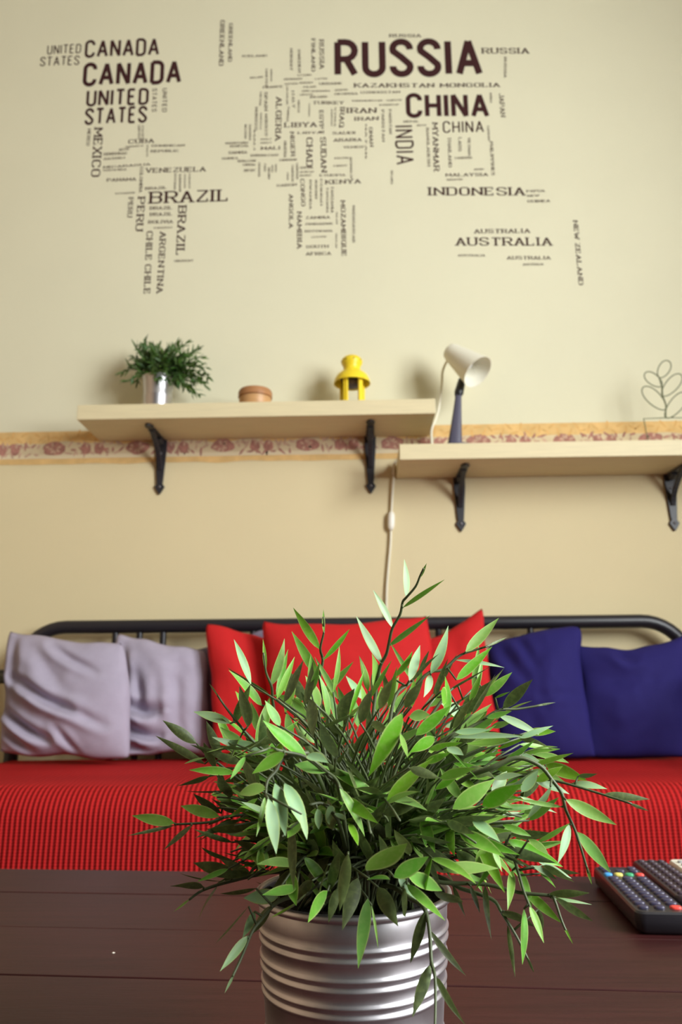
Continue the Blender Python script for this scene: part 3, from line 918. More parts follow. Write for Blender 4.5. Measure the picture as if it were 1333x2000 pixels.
for i in range(n_ + 1):
    t = i / n_
    p = sa.lerp(sb2, t); k_ = .0125 * (1 - abs(2 * t - 1) ** 4 * .55)
    for k in range(12):
        th = 2 * math.pi * k / 12
        vs.append(p + Vector((k_ * math.cos(th), k_ * .85 * math.sin(th), 0)))
sw.add(vs, [(i * 12 + k, i * 12 + (k + 1) % 12, (i + 1) * 12 + (k + 1) % 12, (i + 1) * 12 + k) for i in range(n_) for k in range(12)] + [tuple(range(11, -1, -1)), tuple(range(n_ * 12, n_ * 12 + 12))])
sw.build('switch', mat('white_switch', srgb(244, 240, 226), .4), cordo, smooth=True)

# ---- wire plant
m_wire = mat('green_grey_wire', srgb(104, 108, 78), .5, metal=.3)
WY_ = 2.45
wp = at(1345, 862, WY_)
wr = thing('wire_ornament', (at(1303, 860, WY_).x, WY_, zb), 'wire outline of a leafy potted plant standing on the lower shelf', 'ornament')
W_ = lambda x, y: at(980 + x * .2648, 680 + y * .2648, WY_)
WR = .0019
MB().tube(smooth_path([W_(1213, 515), W_(1212, 470), W_(1214, 420), W_(1190, 350), W_(1184, 280), W_(1165, 215)], 4), WR * 1.5, 8).build('stem', m_wire, wr, smooth=True)
for (bx_, by_), (tx_, ty_), wd in (((1165, 215), (1235, 95), 42), ((1184, 278), (1060, 185), 40), ((1190, 350), (1325, 195), 46), ((1212, 450), (1045, 290), 50), ((1213, 512), (1362, 330), 50)):
    b_, t_ = Vector((bx_, by_)), Vector((tx_, ty_)); d_ = t_ - b_; pn = Vector((-d_.y, d_.x)).normalized()
    loop = []
    for i in range(28):
        th = 2 * math.pi * i / 28
        q = b_ + d_ * (.5 - .5 * math.cos(th)) + pn * (wd * math.sin(th) * (1 - .12 * math.cos(th)))
        loop.append(W_(q.x, q.y))
    MB().tube(loop, WR, 8, closed=True).build('leaf_outline', m_wire, wr, smooth=True)
bl, brr = W_(1086, 690), W_(1348, 690)
bl.z = brr.z = zb + WR
MB().tube([W_(1050, 520), W_(1213, 513), W_(1384, 513), brr, bl], WR, 8, closed=True).build('pot_outline', m_wire, wr, smooth=True)
# ================================================================ THE DAYBED
m_tube = mat('black_tube', srgb(34, 32, 38), .38, spec=.5)
SEAT = .495
SX0, SX1 = -1.125, 1.05
RY, RZ, RR = 2.525, .910, .022
db = thing('daybed', ((SX0 + SX1) / 2, 2.2, 0), 'black tubular metal daybed against the wall under the shelves', 'sofa')
c = .15
pts = [Vector((SX0, RY, 0)), Vector((SX0, RY, RZ - c))] + [Vector((SX0 + c - c * math.cos(t), RY, RZ - c + c * math.sin(t))) for t in (math.pi / 2 * i / 10 for i in range(1, 11))]
pts += [Vector((SX1 - c + c * math.sin(t), RY, RZ - c + c * math.cos(t))) for t in (math.pi / 2 * i / 10 for i in range(11))] + [Vector((SX1, RY, 0))]
MB().tube(pts, RR, 16).build('back_rail', m_tube, db, smooth='auto')
for px in (226, 273, 319, 495, 542, 588, 765, 811, 857, 1037, 1084, 1128):
    p = at(px, 1240, RY)
    MB().tube([(p.x, RY, .42), (p.x, RY, RZ)], .0105, 10).build('slat', m_tube, db, smooth='auto')
MB().tube([(SX0, RY, .42), (SX1, RY, .42)], .014, 10).build('lower_rail', m_tube, db, smooth='auto')
for sx in (SX0, SX1):
    a = smooth_path([(sx, RY, .752), (sx, 2.1, .752), (sx, 1.95, .75), (sx, 1.87, .72), (sx, 1.845, .64), (sx, 1.845, .3), (sx, 1.845, 0)], 5)
    MB().tube(a, RR, 14).build('armrest', m_tube, db, smooth='auto')
MB().box((SX0 + .02, 1.86, .2), (SX1 - .02, 2.5, .25)).build('bed_base', m_tube, db)
MB().box((SX0 + .035, 1.87, .25), (SX1 - .035, 2.5, SEAT - .02)).build('mattress', mat('mattress_ticking', srgb(200, 190, 175), .8), db, bevel=.04)

# ---- the ribbed red cover
m_red = bpy.data.materials.new('ribbed_red_cotton'); m_red.use_nodes = True
nt = m_red.node_tree; b = nt.nodes['Principled BSDF']
b.inputs['Roughness'].default_value = .8; b.inputs['Specular IOR Level'].default_value = .08
tc = nt.nodes.new('ShaderNodeTexCoord'); sx_ = nt.nodes.new('ShaderNodeSeparateXYZ')
nt.links.new(tc.outputs['Object'], sx_.inputs[0])
nz = nt.nodes.new('ShaderNodeTexNoise'); nz.inputs['Scale'].default_value = 5
nt.links.new(tc.outputs['Object'], nz.inputs['Vector'])
wob = nt.nodes.new('ShaderNodeMath'); wob.operation = 'MULTIPLY_ADD'; wob.inputs[1].default_value = .006
nt.links.new(nz.outputs['Fac'], wob.inputs[0]); nt.links.new(sx_.outputs['X'], wob.inputs[2])
ml = nt.nodes.new('ShaderNodeMath'); ml.operation = 'MULTIPLY'; ml.inputs[1].default_value = 2 * math.pi / .0118
nt.links.new(wob.outputs[0], ml.inputs[0])
sn = nt.nodes.new('ShaderNodeMath'); sn.operation = 'SINE'; nt.links.new(ml.outputs[0], sn.inputs[0])
mz = nt.nodes.new('ShaderNodeMath'); mz.operation = 'MULTIPLY'; mz.inputs[1].default_value = 2 * math.pi / .007
nt.links.new(sx_.outputs['Z'], mz.inputs[0])
s2 = nt.nodes.new('ShaderNodeMath'); s2.operation = 'SINE'; nt.links.new(mz.outputs[0], s2.inputs[0])
ad = nt.nodes.new('ShaderNodeMath'); ad.operation = 'MULTIPLY_ADD'; ad.inputs[1].default_value = .22
nt.links.new(s2.outputs[0], ad.inputs[0]); nt.links.new(sn.outputs[0], ad.inputs[2])
rp = nt.nodes.new('ShaderNodeValToRGB')
rp.color_ramp.elements[0].position = .08; rp.color_ramp.elements[0].color = srgb(132, 28, 29)
rp.color_ramp.elements[1].position = .38; rp.color_ramp.elements[1].color = srgb(192, 38, 38)
mr = nt.nodes.new('ShaderNodeMapRange'); mr.inputs['From Min'].default_value = -1.2; mr.inputs['From Max'].default_value = 1.2
nt.links.new(ad.outputs[0], mr.inputs['Value']); nt.links.new(mr.outputs[0], rp.inputs['Fac'])
nt.links.new(rp.outputs['Color'], b.inputs['Base Color'])
bp = nt.nodes.new('ShaderNodeBump'); bp.inputs['Strength'].default_value = .7; bp.inputs['Distance'].default_value = .003
nt.links.new(ad.outputs[0], bp.inputs['Height']); nt.links.new(bp.outputs['Normal'], b.inputs['Normal'])
prof = [(2.5, SEAT - .012), (2.49, SEAT), (2.3, SEAT + .005), (2.1, SEAT + .004), (1.95, SEAT)]
prof += [(1.905 - .075 * math.sin(t), SEAT - .075 + .075 * math.cos(t)) for t in (math.pi / 2 * i / 8 for i in range(9))]
prof += [(1.828, .36), (1.826, .3), (1.826, .2), (1.83, .1)]
nx = 60
mb = MB(); vs = []
for i in range(nx + 1):
    x = SX0 + .025 + (SX1 - SX0 - .05) * i / nx
    for (y, z) in prof:
        q = noise.noise(Vector((x * 3, y * 4, z * 2))) * .004
        vs.append((x, y - q if z < .45 else y, z + (q if z > .45 else 0)))
k = len(prof)
top_n = len(vs)
for i in range(nx + 1):
    for j, (y, z) in enumerate(prof):
        v = vs[i * k + j]
        vs.append((v[0], v[1] + (.004 if j > 8 else 0), v[2] - (.005 if j <= 8 else 0)))
fs = [(i * k + j, (i + 1) * k + j, (i + 1) * k + j + 1, i * k + j + 1) for i in range(nx) for j in range(k - 1)]
fs += [tuple(top_n + q for q in reversed(f)) for f in list(fs)]
for i in range(nx):
    for j in (0, k - 1):
        f = (i * k + j, (i + 1) * k + j, top_n + (i + 1) * k + j, top_n + i * k + j)
        fs.append(f)
for i in (0, nx):
    for j in range(k - 1):
        fs.append((i * k + j, i * k + j + 1, top_n + i * k + j + 1, top_n + i * k + j))
mb.add(vs, fs)
tag(mb.build('bed_cover', m_red, smooth='auto', loc=(0, 1.83, .1)), 'ribbed red cotton cover spread over the daybed and hanging down its front', 'bedspread')

# ================================================================ CUSHIONS
def cloth(name, col, sheen=.0, spec=.12):
    return mat(name, col, .75, spec=spec, noise_amt=.04, noise_scale=30, bump=.12, bump_scale=260, sheen=sheen)
m_lav = cloth('lavender_cotton', srgb(172, 164, 182))
m_dlav = cloth('grey_lavender_cotton', srgb(128, 120, 138))
m_rc = cloth('red_cotton', srgb(200, 40, 41))
m_bc = cloth('navy_cotton', srgb(42, 37, 100))

def cushion(label, mt, corners, Ys, thick, folds=(), seed=0, sag=(.012, .012, .012, .012), name='cushion', group=None, ears=.55):
    """corners TL TR BR BL in the photograph, each with its distance; folds (u0,v0,u1,v1,depth,width)"""
    P = [at(*c, y) for c, y in zip(corners, Ys)]
    n = 44
    nrm = ((P[1] - P[0]).cross(P[3] - P[0])).normalized()
    if nrm.y > 0: nrm = -nrm
    ctr = sum(P, Vector()) / 4
    mb = MB()
    front, back = {}, {}
    vs = []
    for j in range(n + 1):
        v = j / n
        for i in range(n + 1):
            u = i / n
            p = (P[0] * (1 - u) + P[1] * u) * (1 - v) + (P[3] * (1 - u) + P[2] * u) * v
            su, sv = math.sin(math.pi * u), math.sin(math.pi * v)
            dv = (P[3] - P[0]).normalized(); du = (P[1] - P[0]).normalized()
            p = p + dv * (sag[0] * su ** .8 * (1 - v) ** 2) - du * (sag[1] * sv ** .8 * u ** 2) - dv * (sag[2] * su ** .8 * v ** 2) + du * (sag[3] * sv ** .8 * (1 - u) ** 2)
            p = p + (du * noise.noise(Vector((seed, v * 4, u * 1.5))) + dv * noise.noise(Vector((u * 4, seed, v * 1.5)))) * .012
            p = p + (ctr - p) * (.035 * abs(2 * u - 1) ** 9 * abs(2 * v - 1) ** 9)
            pr = (4 * u * (1 - u)) ** ears * (4 * v * (1 - v)) ** ears
            q = noise.noise(Vector((u * 3.1 + seed, v * 3.1, seed * 2.7))) * .012 + noise.noise(Vector((u * 8 + seed, v * 8, seed))) * .004
            d = thick * pr + q * pr
            for (a0, b0, a1, b1, dep, wd) in folds:
                ex, ey = a1 - a0, b1 - b0
                t = max(0, min(1, ((u - a0) * ex + (v - b0) * ey) / (ex * ex + ey * ey)))
                cx_, cy_ = a0 + ex * t, b0 + ey * t
                dd = math.hypot(u - cx_, v - cy_)
                sgn = (u - cx_) * -ey + (v - cy_) * ex
                env = math.sin(math.pi * min(1, max(0, .12 + .76 * t)))
                d += (-dep * math.exp(-(dd / wd) ** 2) + dep * .8 * math.exp(-((dd - wd * 1.9) / wd) ** 2) * (1 if sgn > 0 else .35)) * env * min(1, pr * 2)
            front[i, j] = len(vs); vs.append(p + nrm * d)
            if 0 < i < n and 0 < j < n:
                back[i, j] = len(vs); vs.append(p - nrm * (thick * .75 * pr))
            else:
                back[i, j] = front[i, j]
    fs = []
    for j in range(n):
        for i in range(n):
            a = (front[i, j], front[i + 1, j], front[i + 1, j + 1], front[i, j + 1])
            fs.append(a)
            b_ = (back[i, j], back[i, j + 1], back[i + 1, j + 1], back[i + 1, j])
            if len(set(b_)) == 4 and set(b_) != set(a): fs.append(b_)
            elif len(set(b_)) == 4: pass
    mb.add(vs, fs)
    o = mb.build(name, mt, smooth=True)
    return tag(o, label, 'cushion', group)

G = 'cushions lined up along the daybed'
cushion('pale lavender cushion at the far left end of the daybed, creased across its lower half', m_lav,
        [(20, 1226), (238, 1252), (252, 1482), (0, 1474)], [2.39, 2.33, 2.30, 2.315], .07,
        [(.12, .40, .62, .62, .026, .04), (.0, .66, .42, .88, .03, .035), (.40, .56, .85, .72, .014, .04), (.45, .08, .78, .3, .01, .035), (.0, .8, .3, .99, .02, .03), (.1, .02, .12, .5, .012, .04), (.5, .8, .62, .99, .014, .03), (.25, .1, .6, .5, .008, .06)], 1.3, (.02, -.015, .0, .0), group=G)
cushion('lavender cushion beside the red ones, folded over at its lower left corner', m_lav,
        [(228, 1236), (400, 1268), (412, 1480), (224, 1485)], [2.465, 2.45, 2.41, 2.395], .05,
        [(.05, .6, .5, .64, .03, .05), (.06, .78, .5, .86, .026, .04), (.0, .9, .45, .99, .024, .03), (.12, .1, .14, .55, .016, .05), (.25, .35, .3, .6, .016, .06), (.7, .2, .72, .8, .008, .06)], 4.1, (.008, .0, .02, -.0), group=G)
cushion('grey lavender cushion standing behind the left red one, mostly hidden', m_dlav,
        [(352, 1268), (524, 1226), (530, 1460), (365, 1470)], [2.49, 2.485, 2.47, 2.475], .012, [], 7.7, (.012, .01, 0, .01), group=G)
cushion('left red cushion, partly behind the middle red one', m_rc,
        [(402, 1214), (600, 1262), (600, 1478), (418, 1482)], [2.42, 2.455, 2.40, 2.32], .055, [(.3, .1, .5, .6, .004, .08)], 9.2, (.006, .0, 0, .006), group=G)
cushion('middle red cushion right behind the potted bamboo plant', m_rc,
        [(512, 1208), (838, 1196), (846, 1478), (522, 1480)], [2.365, 2.365, 2.28, 2.28], .07, [(.15, .0, .3, .35, .004, .06)], 12.4, (.034, .0, 0, .0), group=G)
cushion('right red cushion with a pointed upper corner, next to the navy ones', m_rc,
        [(770, 1262), (946, 1184), (985, 1478), (790, 1480)], [2.45, 2.42, 2.32, 2.38], .055, [(.6, .05, .75, .4, .004, .08)], 15.8, (.03, .012, 0, .0), group=G)
cushion('navy blue cushion leaning next to the red cushions', m_bc,
        [(950, 1262), (1134, 1222), (1166, 1478), (975, 1480)], [2.47, 2.43, 2.32, 2.36], .06, [(.1, .05, .35, .4, .008, .05), (.3, .02, .5, .3, .006, .04), (.5, .55, .95, .58, .004, .03)], 19.1, (-.014, .012, 0, .0), group=G)
cushion('navy blue cushion at the far right end of the daybed', m_bc,
        [(1125, 1258), (1343, 1238), (1347, 1480), (1138, 1482)], [2.45, 2.42, 2.34, 2.37], .06, [(.05, .3, .6, .36, .006, .08), (.3, .02, .45, .14, .012, .05)], 23.6, (.03, .0, 0, .0), group=G)

# ================================================================ THE TABLE
TZ = .45
TA = R(-3.6)
tcx, tcy = 0.02, 0.775
TM = Matrix.Translation((tcx, tcy, 0)) @ Matrix.Rotation(TA, 4, 'Z')
m_table = mat('dark_red_wood', srgb(56, 25, 25), .42, spec=.2, noise_amt=.22, noise_scale=9, stretch=(1, 14, 14), bump=.04, bump_scale=40)
tb = thing('coffee_table', (tcx, tcy, 0), 'dark red-brown plank coffee table in the foreground', 'table')
mb = MB()
HW, PL = .82, .1475
yb = .455
edges = [yb, yb - .13]
while edges[-1] > -.42: edges.append(edges[-1] - PL)
for i in range(len(edges) - 1):
    mb.box((-HW, edges[i + 1] + .0008, TZ - .028), (HW, edges[i] - .0008, TZ - (i % 2) * .0004), M=TM)
mb.build('tabletop', m_table, tb, bevel=.0012)
y_lo = edges[-1]
ap = MB()
for lo, hi in (((-HW + .06, yb - .07, TZ - .1), (HW - .06, yb - .05, TZ - .028)), ((-HW + .06, y_lo + .05, TZ - .1), (HW - .06, y_lo + .07, TZ - .028)),
               ((-HW + .05, y_lo + .05, TZ - .1), (-HW + .07, yb - .05, TZ - .028)), ((HW - .07, y_lo + .05, TZ - .1), (HW - .05, yb - .05, TZ - .028))):
    ap.box(lo, hi, M=TM)
ap.build('apron', m_table, tb)
for sx in (-1, 1):
    for y in (yb - .075, y_lo + .075):
        MB().box((sx * (HW - .075) - .03, y - .03, 0), (sx * (HW - .075) + .03, y + .03, TZ - .028), M=TM).build('leg', m_table, tb, bevel=.003)
p = at_z(221, 1862, TZ)
cr = MB()
for dx, dy, r_ in ((0, 0, .0011), (.0012, .0006, .0008), (-.0011, .0004, .0006)):
    cr.lathe([(.0001, 0), (r_, .0002), (r_ * .9, r_ * .8), (.0001, r_ * 1.2)], (p.x + dx, p.y + dy, TZ), 8)
tag(cr.build('crumb', mat('pale_crumb', srgb(225, 215, 200), .8)), 'tiny pale crumb lying on the left of the dark table', 'crumb')

# ================================================================ REMOTE CONTROLS
m_rem = mat('black_remote_plastic', srgb(33, 31, 36), .36, spec=.5)
m_key = mat('dark_rubber_key', srgb(56, 52, 76), .35, spec=.6)
m_prt = mat('white_print', srgb(214, 212, 222), .5)
def remote(label, cx, cy, ang, W, L, Hh, body_mat, rows, key_mat, colours=(), name='remote_control', legends=True):
    """long axis along local y; rows: (y, [x...], w, l)"""
    t = thing(name, (cx, cy, TZ), label, 'remote control')
    Mr = Matrix.Translation((cx, cy, TZ)) @ Matrix.Rotation(ang, 4, 'Z')
    mb = MB()
    def rr(w, l, r, n=6):
        o = []
        for sx, sy, a0 in ((1, 1, 0), (-1, 1, 90), (-1, -1, 180), (1, -1, 270)):
            o += [(sx * (w - r) + r * math.cos(R(a0 + 90 * i / n)), sy * (l - r) + r * math.sin(R(a0 + 90 * i / n))) for i in range(n + 1)]
        return o
    rings = [(W / 2 - .006, L / 2 - .006, .006, .0005), (W / 2 - .002, L / 2 - .002, .009, .004), (W / 2, L / 2, .011, Hh * .6), (W / 2 - .0008, L / 2 - .0008, .011, Hh - .002), (W / 2 - .003, L / 2 - .003, .009, Hh)]
    vs = []
    for w_, l_, r_, z in rings:
        vs += [Mr @ Vector((x, y, z)) for x, y in rr(w_, l_, r_)]
    n = len(vs) // len(rings)
    fs = [(i * n + k, i * n + (k + 1) % n, (i + 1) * n + (k + 1) % n, (i + 1) * n + k) for i in range(len(rings) - 1) for k in range(n)]
    fs += [tuple(range(n - 1, -1, -1)), tuple(range((len(rings) - 1) * n, len(rings) * n))]
    mb.add(vs, fs).build('body', body_mat, t, smooth='auto')
    ci = 0
    for y, xs, w_, l_, *cm in rows:
        for i, x in enumerate(xs):
            kb = MB()
            prof = [(1, 0), (1, .0018), (.86, .0028), (.5, .0033), (.001, .0034)]
            vs = []
            for s_, z in prof:
                for k in range(14):
                    th = 2 * math.pi * k / 14
                    c_, q_ = math.cos(th), math.sin(th)
                    vs.append(Mr @ Vector((x + w_ / 2 * s_ * math.copysign(abs(c_) ** .7, c_), y + l_ / 2 * s_ * math.copysign(abs(q_) ** .7, q_), Hh + z - .0002)))
            fs = [(a * 14 + k, a * 14 + (k + 1) % 14, (a + 1) * 14 + (k + 1) % 14, (a + 1) * 14 + k) for a in range(4) for k in range(14)]
            mm = cm[0][i] if cm and cm[0] else key_mat
            ko = kb.add(vs, fs).build('button', mm, t, smooth=True)
            if cm and len(cm) > 1: ko['label'] = cm[1][i]
    return t
kb_, ky_, kg_, kr_ = (mat(n, srgb(*c), .35) for n, c in (('blue_key', (70, 160, 225)), ('yellow_key', (228, 214, 110)), ('green_key', (60, 165, 110)), ('red_key', (228, 72, 62))))
# the near remote: its top face traced on the table, one end far left, the other near right
H1 = .024
f0, f1 = at_z(1156, 1692, TZ + H1), at_z(1253, 1697, TZ + H1)
n0 = at_z(1243, 1782, TZ + H1)
wv = (f1 - f0); W1 = .062
lv = (n0 - f0); L1 = lv.length
ang = math.atan2(lv.y, lv.x) + math.pi / 2
side = Vector((math.cos(ang), math.sin(ang), 0))
cc = f0 + lv * .5 + side * (W1 / 2)
X4 = [-.0205, -.007, .007, .0205]; X3 = [-.018, 0, .018]
y_ = L1 / 2
rows = [(y_ - .014, [-.019, .019], .012, .009), (y_ - .03, X3, .012, .008),
        (y_ - .05, X4, .011, .009, [kb_, ky_, kg_, kr_], ['blue button', 'yellow button', 'green button', 'red button'])]
yy = y_ - .068
while yy > -y_ + .03:
    rows.append((yy, X3, .0135, .0085)); yy -= .0145
rows.append((-y_ + .018, [-.018, 0], .012, .009)); rows.append((-y_ + .018, [.018], .013, .01, [kr_], ['red button']))
remote('thick black remote control with four coloured buttons, nearest on the table', cc.x, cc.y, ang, W1, L1, H1, m_rem, rows, m_key)
# the one behind it
H2 = .02
g0 = at_z(1217, 1680, TZ + H2); g1 = at_z(1284, 1679, TZ + H2)
m_rem2 = mat('dark_brown_remote_plastic', srgb(50, 38, 44), .42, spec=.4)
m_key2 = mat('dark_purple_key', srgb(66, 52, 62), .4)
W2, L2 = .05, .2
cc2 = g0.lerp(g1, .5) + (Vector((math.sin(ang), -math.cos(ang), 0))) * (L2 / 2) + Vector((.012, .0, 0))
rows2 = []
yy = L2 / 2 - .014
while yy > -L2 / 2 + .015:
    rows2.append((yy, [-.014, 0, .014], .009, .006)); yy -= .0155
remote('dark slim remote control lying behind the black one with coloured buttons', cc2.x, cc2.y, ang, W2, L2, H2, m_rem2, rows2, m_key2)
h0 = at_z(1298, 1679, TZ + .02)
m_rem3 = mat('white_remote_plastic', srgb(226, 222, 206), .4)
m_key3 = mat('grey_key', srgb(150, 150, 150), .5)
cc3 = h0 + side * .026 + Vector((math.sin(ang), -math.cos(ang), 0)) * .075
rows3 = [(.055 - k * .016, [-.012, .004, .02][:3], .009, .007) for k in range(7)]
remote('white remote control at the right edge of the table', cc3.x + .004, cc3.y, ang, .05, .16, .02, m_rem3, [(r[0], [-.013, 0, .013], .008, .006) for r in rows3], m_key3)
# ================================================================ THE POTTED BAMBOO IN FRONT
QX, QY = at(690, 1750, .57).x, .57
RIMZ = .5915
PR = .0655
plant = thing('potted_plant', (QX, QY, TZ), 'large bamboo plant with long narrow leaves in a ribbed metal pot on the table', 'potted plant')
HP = RIMZ - TZ
def ridge(zf, a=.0014, w=.0016):
    return [(-w * 1.6, 0), (-w, a * .35), (-w * .45, a * .9), (0, a), (w * .45, a * .9), (w, a * .35), (w * 1.6, 0)], zf
prof = [(.0001, 0), (PR * .8, 0), (PR * .815, .002), (PR * .82, .006)]
def wall_r(z): return PR * (.82 + .165 * (z / HP) ** .9)
zz_list = [.03, .037, .05, .057, .083, .0888, .0978, .1036, .1142, .12]
last = .006
for zr in zz_list:
    if zr - last > .013:
        prof.append((wall_r((zr + last) / 2), (zr + last) / 2))
    for dz, dr in ridge(zr)[0]:
        prof.append((wall_r(zr + dz) + dr, zr + dz))
    last = zr
prof += [(wall_r(HP - .016), HP - .016), (wall_r(HP - .006), HP - .006)]
for k in range(9):                                                   # rolled rim
    th = R(-120 + 300 * k / 8)
    prof.append((PR * .99 + .0026 * math.cos(th), HP - .0026 + .0026 * math.sin(th)))
prof += [(PR * .965, HP - .008), (PR * .95, HP * .8), (.0001, HP * .8)]
MB().lathe(prof, (QX, QY, TZ), 96).build('pot', m_zinc_big, plant, smooth=True)
mb = MB()
MB().lathe([(PR * .955, HP * .93), (PR * .7, HP * .95), (PR * .4, HP * .96), (.0001, HP * .965)], (QX, QY, TZ), 40).build('soil', m_soil, plant, smooth=True)

LDIR = (Vector((WIN_X, WIN_Y, WIN_Z)) - Vector((QX, QY, .7))).normalized()
rnd = random.Random(11)
CZ = .70                                                             # heart of the crown
def depth_for(px, py, where):
    p = at(px, py, QY)
    r2 = .19 ** 2 - (p.x - QX) ** 2 - ((p.z - CZ) * 1.1) ** 2
    d = math.sqrt(max(r2, .0004))
    if where == 'f': return QY - d * rnd.uniform(.45, .8)
    if where == 'k': return QY + d * rnd.uniform(.1, .7)
    if where == 'n': return QY - d * rnd.uniform(.75, .95)
    return QY + d * rnd.uniform(-.5, .3)

def put_leaf(fo, x0, y0, x1, y1, w, cat, Y):
    Yb, Yt = Y + rnd.uniform(-.008, .008), Y + rnd.uniform(-.018, .01)
    b, t = at(x0, y0, Yb), at(x1, y1, Yt)
    e = (t - b).normalized()
    v = (CAM - (b + t) / 2).normalized()
    v = (v - e * v.dot(e)).normalized()
    l = LDIR - e * LDIR.dot(e); l = l.normalized() if l.length > .05 else v
    up = Vector((0, 0, 1)); up = up - e * up.dot(e)
    j = Vector((rnd.uniform(-1, 1), rnd.uniform(-1, 1), rnd.uniform(-1, 1))) * .18
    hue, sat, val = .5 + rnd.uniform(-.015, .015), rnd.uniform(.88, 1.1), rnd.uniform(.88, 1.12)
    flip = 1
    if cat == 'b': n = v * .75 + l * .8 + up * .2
    elif cat == 'p': n = v * .95 + l * .95; sat *= .55; val *= 1.15; hue += .02  # pale leaves: window sheen put into a paler, greyer tint
    elif cat == 'd': n = v * .8 - l * .75 - up * .2; flip = -1
    elif cat == 'o': n = v * 1. - l * .15; flip = -1
    else: n = v * 1. + l * .1
    n = (n + j); n = n - e * n.dot(e); n.normalize()
    c = max(.5, abs(n.dot(v)))
    wm = (at(x0 + w, y0, Y) - at(x0, y0, Y)).length / c
    # the leaf's upper side faces n, or its underside when flipped
    bow = rnd.uniform(-.02, .07)
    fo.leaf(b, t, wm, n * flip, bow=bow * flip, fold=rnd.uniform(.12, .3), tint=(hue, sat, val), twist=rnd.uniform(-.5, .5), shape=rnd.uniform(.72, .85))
    return b

def pot_point(a=None, rr=None):
    a = rnd.uniform(0, 2 * math.pi) if a is None else a
    rr = PR * math.sqrt(rnd.uniform(0, .6)) if rr is None else rr
    return Vector((QX + rr * math.cos(a), QY + rr * math.sin(a), TZ + HP * .94))

def branch(stem, leaves, Y0, Y1, r0=.0017, r1=.0007, root=True, ctl=None):
    """stem: pixel points outward; Y0..Y1: distance along it"""
    fo = Foliage()
    P = []
    n = len(stem)
    for i, (x, y) in enumerate(stem):
        P.append(at(x, y, Y0 + (Y1 - Y0) * i / max(1, n - 1)))
    path = smooth_path(P, 4) if n > 1 else P
    if root:
        a = math.atan2(P[0].y - QY, P[0].x - QX)
        q = pot_point(a, PR * .5 * rnd.random())
        c = (q + P[0]) / 2 + Vector(((P[0].x - QX) * -.15, 0, .25 * abs(P[0].x - QX) + max(0, q.z - P[0].z) * .9 + .012))
        path = bez(q, c, P[0], 8)[:-1] + path
    fo.stem(path, r0, r1, 6)
    for (x0, y0, x1, y1, w, cat) in leaves:
        # distance of the stem at the leaf's foot
        best = min(range(n), key=lambda i: (stem[i][0] - x0) ** 2 + (stem[i][1] - y0) ** 2)
        Yl = Y0 + (Y1 - Y0) * best / max(1, n - 1)
        b = put_leaf(fo, x0, y0, x1, y1, w, cat, Yl)
        near = min(path, key=lambda p: (p - b).length)
        if (near - b).length > .001:
            fo.stem([near, b], .0008, .0006, 5)
    fo.build('branch', [m_leaf, m_stem], plant)

# --- branches that stand out, traced
branch([(735, 1345), (743, 1302), (755, 1278), (760, 1257), (767, 1227), (782, 1200), (787, 1176), (794, 1167), (812, 1146), (821, 1125), (828, 1110)],
       [(794, 1167, 790, 1092, 14, 'p'), (821, 1128, 834, 1100, 6, 'g'), (787, 1187, 869, 1132, 11, 'g'), (768, 1227, 729, 1152, 16, 'p'), (760, 1262, 841, 1202, 12, 'g'), (746, 1296, 696, 1203, 18, 'p'), (735, 1345, 727, 1277, 19, 'b')], .60, .55)
branch([(622, 1402), (629, 1355), (625, 1323), (631, 1290), (626, 1267), (633, 1234), (632, 1205)],
       [(625, 1268, 573, 1187, 20, 'g'), (625, 1326, 570, 1233, 22, 'g'), (631, 1290, 683, 1229, 13, 'b'), (633, 1236, 632, 1190, 7, 'g'), (628, 1360, 691, 1292, 16, 'b')], .58, .55)
branch([(540, 1410), (533, 1369), (531, 1341), (520, 1313), (515, 1275)],
       [(531, 1338, 556, 1247, 18, 'b'), (519, 1310, 514, 1248, 9, 'g'), (528, 1358, 445, 1304, 12, 'd'), (512, 1378, 447, 1309, 17, 'b')], .58, .56)
branch([(760, 1420), (773, 1359), (800, 1335), (818, 1314), (832, 1285)],
       [(800, 1329, 821, 1260, 21, 'p'), (818, 1314, 839, 1270, 9, 'd'), (767, 1325, 806, 1272, 14, 'b'), (806, 1330, 858, 1277, 8, 'd')], .5, .52)
branch([(770, 1400), (830, 1320), (866, 1308), (890, 1287), (908, 1276), (950, 1263), (965, 1257)],
       [(910, 1273, 975, 1207, 22, 'g'), (892, 1328, 962, 1263, 19, 'g'), (890, 1289, 986, 1304, 9, 'p'), (950, 1263, 990, 1245, 6, 'o'), (842, 1316, 876, 1222, 22, 'p'), (842, 1318, 828, 1362, 18, 'p')], .55, .56)
branch([(820, 1430), (870, 1360), (895, 1338), (930, 1320)],
       [(905, 1367, 985, 1305, 28, 'b'), (903, 1395, 960, 1330, 30, 'o'), (948, 1360, 1001, 1313, 18, 'g'), (855, 1362, 962, 1300, 5, 'o')], .55, .57)
branch([(880, 1440), (935, 1412), (974, 1387), (1010, 1385), (1060, 1377)],
       [(983, 1383, 1041, 1327, 25, 'o'), (968, 1363, 997, 1351, 5, 'g'), (974, 1397, 1058, 1437, 18, 'p'), (1040, 1380, 1086, 1372, 5, 'o'), (952, 1402, 1000, 1389, 12, 'b')], .56, .57)
branch([(880, 1500), (945, 1512), (1001, 1514), (1054, 1520), (1106, 1530), (1179, 1552), (1235, 1570)],
       [(1179, 1552, 1270, 1561, 17, 'o'), (1118, 1530, 1187, 1541, 16, 'p'), (1045, 1524, 1113, 1551, 18, 'p'), (1066, 1493, 1147, 1524, 28, 'g'), (1130, 1516, 1168, 1511, 10, 'd'), (1230, 1569, 1268, 1584, 7, 'o'), (995, 1514, 1050, 1503, 18, 'd')], .58, .53)
